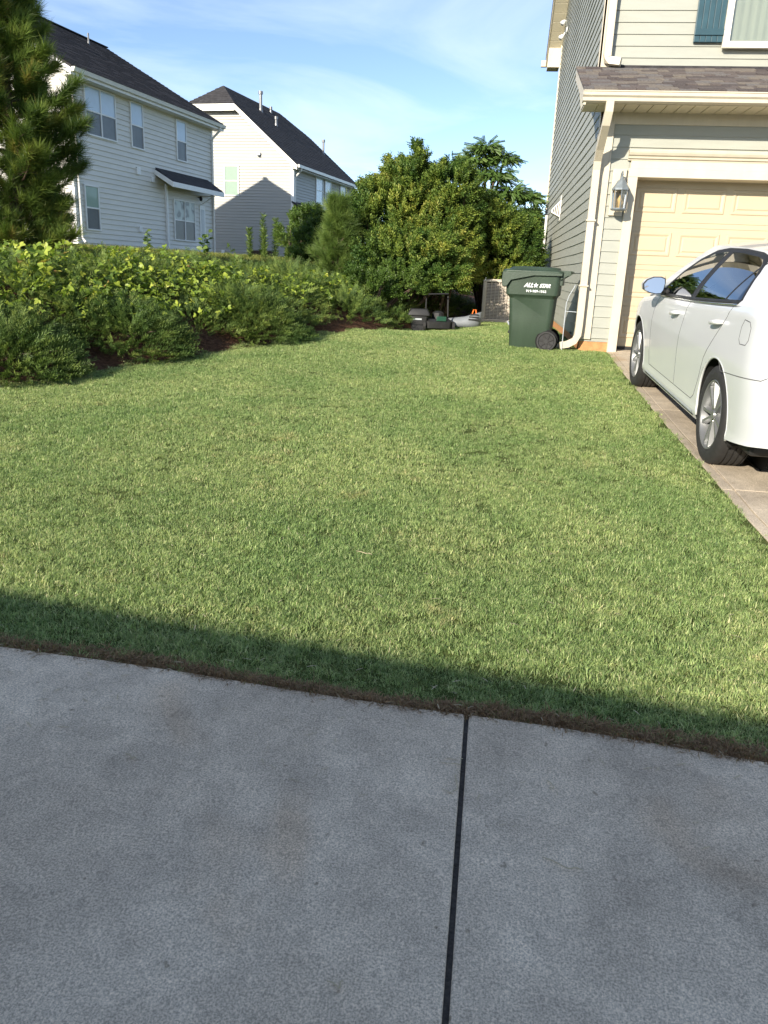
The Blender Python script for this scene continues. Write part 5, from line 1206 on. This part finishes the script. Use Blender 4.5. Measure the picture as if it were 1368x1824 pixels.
# dry stems lying about
def dry(x, y, L, a, z, lb):
    t_ = MB(); pts = [(x+L*(u-.5)*math.cos(a)+.012*math.sin(u*5), y+L*(u-.5)*math.sin(a)+.01*math.cos(u*7), z(x, y)+.006+.004*math.sin(u*3.1)) for u in np.linspace(0, 1, 9)]
    o = t_.tube(pts, [.0008]+[.0015]*7+[.0006], 5).build('dry_grass_stem', M['straw'], None); tag(o, lb, 'grass stem', 'dry grass stems lying about')
cz_ = lambda x, y: bz(x, y)+.012
dry(-.98, 1.93, .06, -.3, cz_, 'short pale dry grass stem lying alone on the left slab'); dry(.30, 1.72, .12, -.25, cz_, 'longest dry grass stem lying on the right slab')
dry(-.22, 1.30, .05, .1, cz_, 'pale dry grass stem near the bottom of the left slab'); dry(.28, 2.02, .05, -1.1, cz_, 'dry grass stem on the right slab near the lawn')
dry(.0, 1.98, .10, 1.3, cz_, 'dry grass stem caught along the slab joint'); dry(.005, 2.08, .06, .6, cz_, 'dry grass stem lying across the slab joint')
dry(-.52, 3.52, .10, -.3, lambda x, y: Gf(x, y)+.03, 'pale curled dry stem lying on the lawn')

n = 420; x = rng.uniform(-2.2, 1.6, n); y = edge_y(x)+np.where(rng.random(n) < .62, rng.uniform(.02, 5, n)*rng.random(n), -rng.random(n)**2.2*.5); z = np.where(y > edge_y(x), G(x, y)+.022, base(y)+.0145)
q_ = np.array([(-.5, -.03, 0), (.5, -.03, 0), (.5, .03, .0), (-.5, .03, 0), (0, -.05, .05), (0, .05, .05)]); qf = np.array([[0, 4, 5, 3], [4, 1, 2, 5]]); a = rng.random(n)*6.283
V, F = scatter(q_, qf, np.stack([x, y, z], 1), np.stack([np.cos(a), np.sin(a), rng.normal(0, .04, n)], 1), rng.uniform(.008, .038, n)); o = addmesh('grass_clippings', arr_mesh('grass_clippings', V, F, M['straw'])); tag(o, kind='stuff')
# ---- broad-leaved shrubs and trees
def sprig_template(n=9, L=.33, ang=50):
    sp = []
    for k in range(n):
        t_ = .1+.9*k/n; a = k*2.4; sp.append(((t_, 0, 0), (math.cos(rad(ang)), math.sin(rad(ang))*math.cos(a), math.sin(rad(ang))*math.sin(a)), L*(1-.3*t_), a))
    sp.append(((1, 0, 0), (1, .1, .1), L*.8, 0)); return leaflets(sp)
def quadleaf(n, L, ang, wd=.36):
    V = []; F = []
    for k in range(n):
        t_ = .05+.95*k/(n-1); a = k*2.4; d = np.array([math.cos(rad(ang)), math.sin(rad(ang))*math.cos(a), math.sin(rad(ang))*math.sin(a)]); p = np.array([t_, 0, 0]); s2 = np.cross(d, [math.sin(a), .3, math.cos(a)]); s2 /= np.linalg.norm(s2); l_ = L*(1-.25*t_)
        i_ = len(V); V += [p, p+d*l_*.5-s2*l_*wd, p+d*l_, p+d*l_*.5+s2*l_*wd]; F.append([i_, i_+1, i_+2, i_+3])
    return np.array(V), np.array(F)
QT, QF = quadleaf(16, .34, 50, .24)
def crown(blobs, per, dirup=.5, inner=.18):
    P = []; A_ = []
    for (cx_, cy_, cz2, rx, ry, rz) in blobs:
        n = int(per*(rx*ry+ry*rz+rx*rz)); u = nrm(rng.normal(size=(n, 3))); u[:, 2] = np.where(u[:, 2] < -.55, -u[:, 2], u[:, 2])
        # clumps : attract directions to a few lobe centres so gaps appear
        lc = nrm(rng.normal(size=(max(10, n//22), 3))); lc[:, 2] = np.abs(lc[:, 2])*1.0-.25; lc = nrm(lc)
        near_ = lc[np.argmax(u@lc.T, 1)]; u = nrm(u*.42+near_*.58)
        bump = (near_*u).sum(1)
        r = np.where(rng.random(n) < inner, rng.uniform(.35, .9, n), rng.uniform(.86, 1.06, n)+.10*(bump-.9)*5)
        P.append(np.array([cx_, cy_, cz2])+u*np.array([rx, ry, rz])*r[:, None]); A_.append(u+np.array([0, 0, dirup])+rng.normal(0, .35, (n, 3)))
    return np.concatenate(P), np.concatenate(A_)
def shrub(name, label, cat, x, y, blobs, per, mat_, size=(.14, .24), T=(QT, QF), trunk=True, dirup=.5, tint=0., rdk=(2, 2.6), th=.035):
    z = Gf(x, y); t_ = thing(name, label, cat, (x, y, z), 0, {'wax_myrtle': 'evergreen bushes of the thicket', 'leafy_bush': 'light green bushes around the thicket', 'distant_tree': 'distant trees beyond the houses'}.get(name)); P, A_ = crown(blobs, per, dirup)
    P = P[P[:, 2] > .03]; A_ = A_[:len(P)]; n = len(P)
    zt_ = max(b[2]+b[5] for b in blobs)
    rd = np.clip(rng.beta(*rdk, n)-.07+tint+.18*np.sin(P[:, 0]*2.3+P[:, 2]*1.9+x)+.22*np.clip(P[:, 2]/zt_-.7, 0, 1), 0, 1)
    addmesh('foliage', fol('foliage', T[0], T[1], P, A_, rng.uniform(*size, n), rd, mat_), t_)
    b_ = MB()
    for (cx_, cy_, cz2, rx, ry, rz) in blobs:
        for k in range(4):
            a = random.uniform(0, 6.28); e = (cx_+rx*.6*math.cos(a), cy_+ry*.6*math.sin(a), cz2+rz*random.uniform(.0, .6)); s0 = (cx_*.3+.1*math.cos(a), cy_*.3+.1*math.sin(a), 0)
            mid = tuple((p+q)/2+random.uniform(-.08, .08) for p, q in zip(s0, e)); b_.tube([s0, mid, e], [th, th*.65, th*.2], 6)
    b_.build('trunk', M['bark'], t_); return t_
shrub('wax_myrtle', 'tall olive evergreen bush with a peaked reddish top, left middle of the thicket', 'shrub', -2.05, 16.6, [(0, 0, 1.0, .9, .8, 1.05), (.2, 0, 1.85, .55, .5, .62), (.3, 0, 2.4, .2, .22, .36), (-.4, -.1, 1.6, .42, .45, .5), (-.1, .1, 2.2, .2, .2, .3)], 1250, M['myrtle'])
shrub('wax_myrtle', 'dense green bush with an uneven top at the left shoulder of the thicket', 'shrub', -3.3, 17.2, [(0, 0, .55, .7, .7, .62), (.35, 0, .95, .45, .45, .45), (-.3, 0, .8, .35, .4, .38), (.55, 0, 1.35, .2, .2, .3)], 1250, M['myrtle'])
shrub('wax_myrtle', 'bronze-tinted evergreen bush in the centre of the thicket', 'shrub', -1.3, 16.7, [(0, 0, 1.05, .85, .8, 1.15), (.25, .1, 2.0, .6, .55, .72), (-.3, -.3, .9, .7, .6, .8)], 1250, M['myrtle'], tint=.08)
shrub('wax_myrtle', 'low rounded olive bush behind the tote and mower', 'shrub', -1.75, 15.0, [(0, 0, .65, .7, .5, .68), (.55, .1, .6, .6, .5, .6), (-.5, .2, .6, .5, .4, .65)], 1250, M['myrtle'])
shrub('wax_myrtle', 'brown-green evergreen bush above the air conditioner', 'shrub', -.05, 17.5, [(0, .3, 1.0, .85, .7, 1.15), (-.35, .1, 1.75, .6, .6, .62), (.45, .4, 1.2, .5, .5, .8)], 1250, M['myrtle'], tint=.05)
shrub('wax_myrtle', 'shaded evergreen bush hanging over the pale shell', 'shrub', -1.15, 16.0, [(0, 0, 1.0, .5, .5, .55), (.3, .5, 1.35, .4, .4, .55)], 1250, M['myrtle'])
shrub('leafy_bush', 'yellow-tipped rounded bush in front of the farther house porch', 'shrub', -4.35, 17.9, [(0, 0, .55, .42, .4, .55), (.25, 0, .85, .3, .3, .34)], 900, M['bright'], (.12, .2), tint=.1)
shrub('leafy_bush', 'bright green bush beside the small pine, right of the tall weeds', 'shrub', -3.75, 16.9, [(0, 0, .42, .42, .4, .5), (.4, .2, .5, .4, .4, .5)], 900, M['bright'], (.12, .2))
shrub('leafy_bush', 'small leafy shrub with light leaves at the far end of the lawn edge', 'shrub', -2.15, 13.6, [(0, 0, .3, .45, .35, .36), (.5, .5, .35, .4, .3, .40)], 1000, M['bright'], (.10, .17))
# compound-leaved tree
rs = []
for k in range(10):
    t_ = .14+.86*k/9
    for s2 in (-1, 1): rs.append(((t_, 0, -.22*t_*t_), (.35, s2*.8, -.55), .19, s2*.3))
CT, CF = leaflets(rs)
def cloud_tree(name, label, x, y, blobs, npb, material, T, size, h0=0):
    z = Gf(x, y); t_ = thing(name, label, 'tree', (x, y, z)); P = []; A_ = []; b_ = MB()
    b_.tube([(0, 0, 0), (.08, 0, 1.2), (.1, .05, 2.0)], [.10, .075, .05], 8)
    for (cx_, cy_, cz2, R) in blobs:
        n = int(npb*R); u = nrm(rng.normal(size=(n, 3))); u[:, 2] = np.abs(u[:, 2])*.9-.3; P.append(np.array([cx_, cy_, cz2])+u*R*rng.uniform(.25, 1, n)[:, None]*np.array([1, 1, .75])); A_.append(nrm(u)*[1, 1, .3]+rng.normal(0, .25, (n, 3))-[0, 0, .15])
        b_.tube([(.1, .05, 1.3+random.random()*.6), (cx_*.5, cy_*.5, (cz2+1.6)/2), (cx_, cy_, cz2), (cx_*1.02, cy_, cz2+R*.2)], [.045, .035, .02, .006], 6)
    P = np.concatenate(P); A_ = np.concatenate(A_); n = len(P)
    addmesh('crown', fol('crown', T[0], T[1], P, A_, rng.uniform(*size, n), np.clip(rng.beta(2, 2.4, n), 0, 1), material), t_); b_.build('trunk', M['bark'], t_); return t_
cloud_tree('locust_tree', 'airy bright green tree with drooping compound leaves behind the thicket', -.35, 20.6, [(x_-.0, y_, z_-.10, r_) for x_, y_, z_, r_ in [(-.85, 0, 3.25, .55), (-.35, .1, 3.5, .5), (.15, 0, 3.15, .5), (.55, 0, 2.75, .5), (.85, .1, 2.25, .5), (1.2, .0, 1.85, .42), (.3, 0, 2.2, .6), (-.4, 0, 2.6, .65), (1.45, .1, 1.35, .35), (.65, -.2, 1.5, .55), (.9, -.2, .9, .6), (-.1, 0, 3.75, .38), (.95, .2, 2.7, .4), (.35, .1, 3.55, .35)]], 620, M['locust'], (CT, CF), (.15, .25))
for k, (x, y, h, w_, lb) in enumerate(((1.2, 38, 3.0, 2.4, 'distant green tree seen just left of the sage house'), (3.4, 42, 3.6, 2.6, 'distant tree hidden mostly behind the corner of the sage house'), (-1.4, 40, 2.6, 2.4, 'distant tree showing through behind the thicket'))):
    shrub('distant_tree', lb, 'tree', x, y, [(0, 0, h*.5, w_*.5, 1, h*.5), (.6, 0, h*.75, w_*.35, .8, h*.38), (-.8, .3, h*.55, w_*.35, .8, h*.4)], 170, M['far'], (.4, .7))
# ---- pines
def needle_tuft(n=104, wd=.017):
    V = []; F = []
    for k in range(n):
        a = random.uniform(0, 6.28); e = random.uniform(.08, 1.25); d = np.array([math.cos(e), math.sin(e)*math.cos(a), math.sin(e)*math.sin(a)]); p = np.array([random.uniform(-.55, .25), 0, 0]); s2 = np.cross(d, [random.random(), random.random(), random.random()]); s2 /= np.linalg.norm(s2); l_ = random.uniform(.7, 1.05)
        i_ = len(V); V += [p-s2*wd, p+s2*wd, p+d*l_*.6+s2*wd*.8+np.array([0, 0, 0]), p+d*l_]; F.append([i_, i_+1, i_+3])
    return np.array(V), np.array(F)
NT, NF_ = needle_tuft()
def pine(label, x, y, h, R, nwh, size, z0=.25, dens=1.0, top=.25, wd=None, rt=.085, tips=7, mt=None):
    z = Gf(x, y); t_ = thing('pine_tree', label, 'tree', (x, y, z)); tr = MB(); tr.tube([(0, 0, -.1), (.03, 0, h*.4), (0, .03, h*.8), (.02, .02, h)], [rt, rt*.7, rt*.35, rt*.12], 8); tr.build('trunk', M['bark'], t_)
    br = MB(); P = []; A_ = []
    for k in range(nwh):
        u = k/(nwh-1); zc = z0+(h-z0)*u; Rr_ = R*float(np.interp(u, [0, .15, .28, .38, .55, .72, 1], [.62, .78, .98, .55, .40, .28, .06]))+.06
        for q_ in range(5 if u > .1 else 6):
            a = 2*math.pi*q_/5+k*1.1+random.uniform(-.3, .3); L = Rr_*random.uniform(.72, 1.1); rise = L*(.28+.5*u)
            e = np.array([math.cos(a)*L, math.sin(a)*L, zc+rise]); s0 = np.array([0, 0, zc]); md = (s0+e)/2-np.array([0, 0, L*.10]); br.tube([tuple(s0), tuple(md), tuple(e)], [.022*(1-u*.6), .015*(1-u*.6), .005], 5)
            nt_ = max(4, int(tips*dens*L/.5))
            for m_ in range(nt_):
                v_ = .28+.72*m_/max(1, nt_-1); p = (1-v_)**2*s0+2*v_*(1-v_)*md+v_*v_*e; out = nrm(np.array([math.cos(a), math.sin(a), .55])); sd3 = np.array([-math.sin(a), math.cos(a), random.uniform(-.5, .9)])*random.uniform(-1, 1)*(.38*L*(1.1-v_)+.08)
                p2 = p+sd3+out*.05; P.append(p2); A_.append(out+sd3*1.8+np.array([0, 0, .45]))
                if abs(np.linalg.norm(sd3)) > .06: br.tube([tuple(p), tuple(p2)], [.007, .004], 4)
    for m_ in range(8): P.append(np.array([0, 0, h-.05*m_])); A_.append(np.array([random.uniform(-.4, .4), random.uniform(-.4, .4), 1]))
    br.build('branch', M['bark'], t_); P = np.array(P); A_ = np.array(A_); n = len(P)
    addmesh('needles', fol('needles', NT, NF_, P, A_, rng.uniform(*size, n), np.clip(rng.beta(2, 2.6, n), 0, 1), mt or M['pine'], .12), t_); return t_
pine('tall long-needled pine with dense tufts at the left edge in front of the near house', -6.85, 11.1, 5.7, 1.10, 27, (.16, .26), z0=.05, dens=2.3)
pine('small soft young pine at the left foot of the thicket', -2.98, 15.2, 1.45, .42, 9, (.17, .26), z0=.06, dens=1.0, rt=.03, mt=M['softpine'])
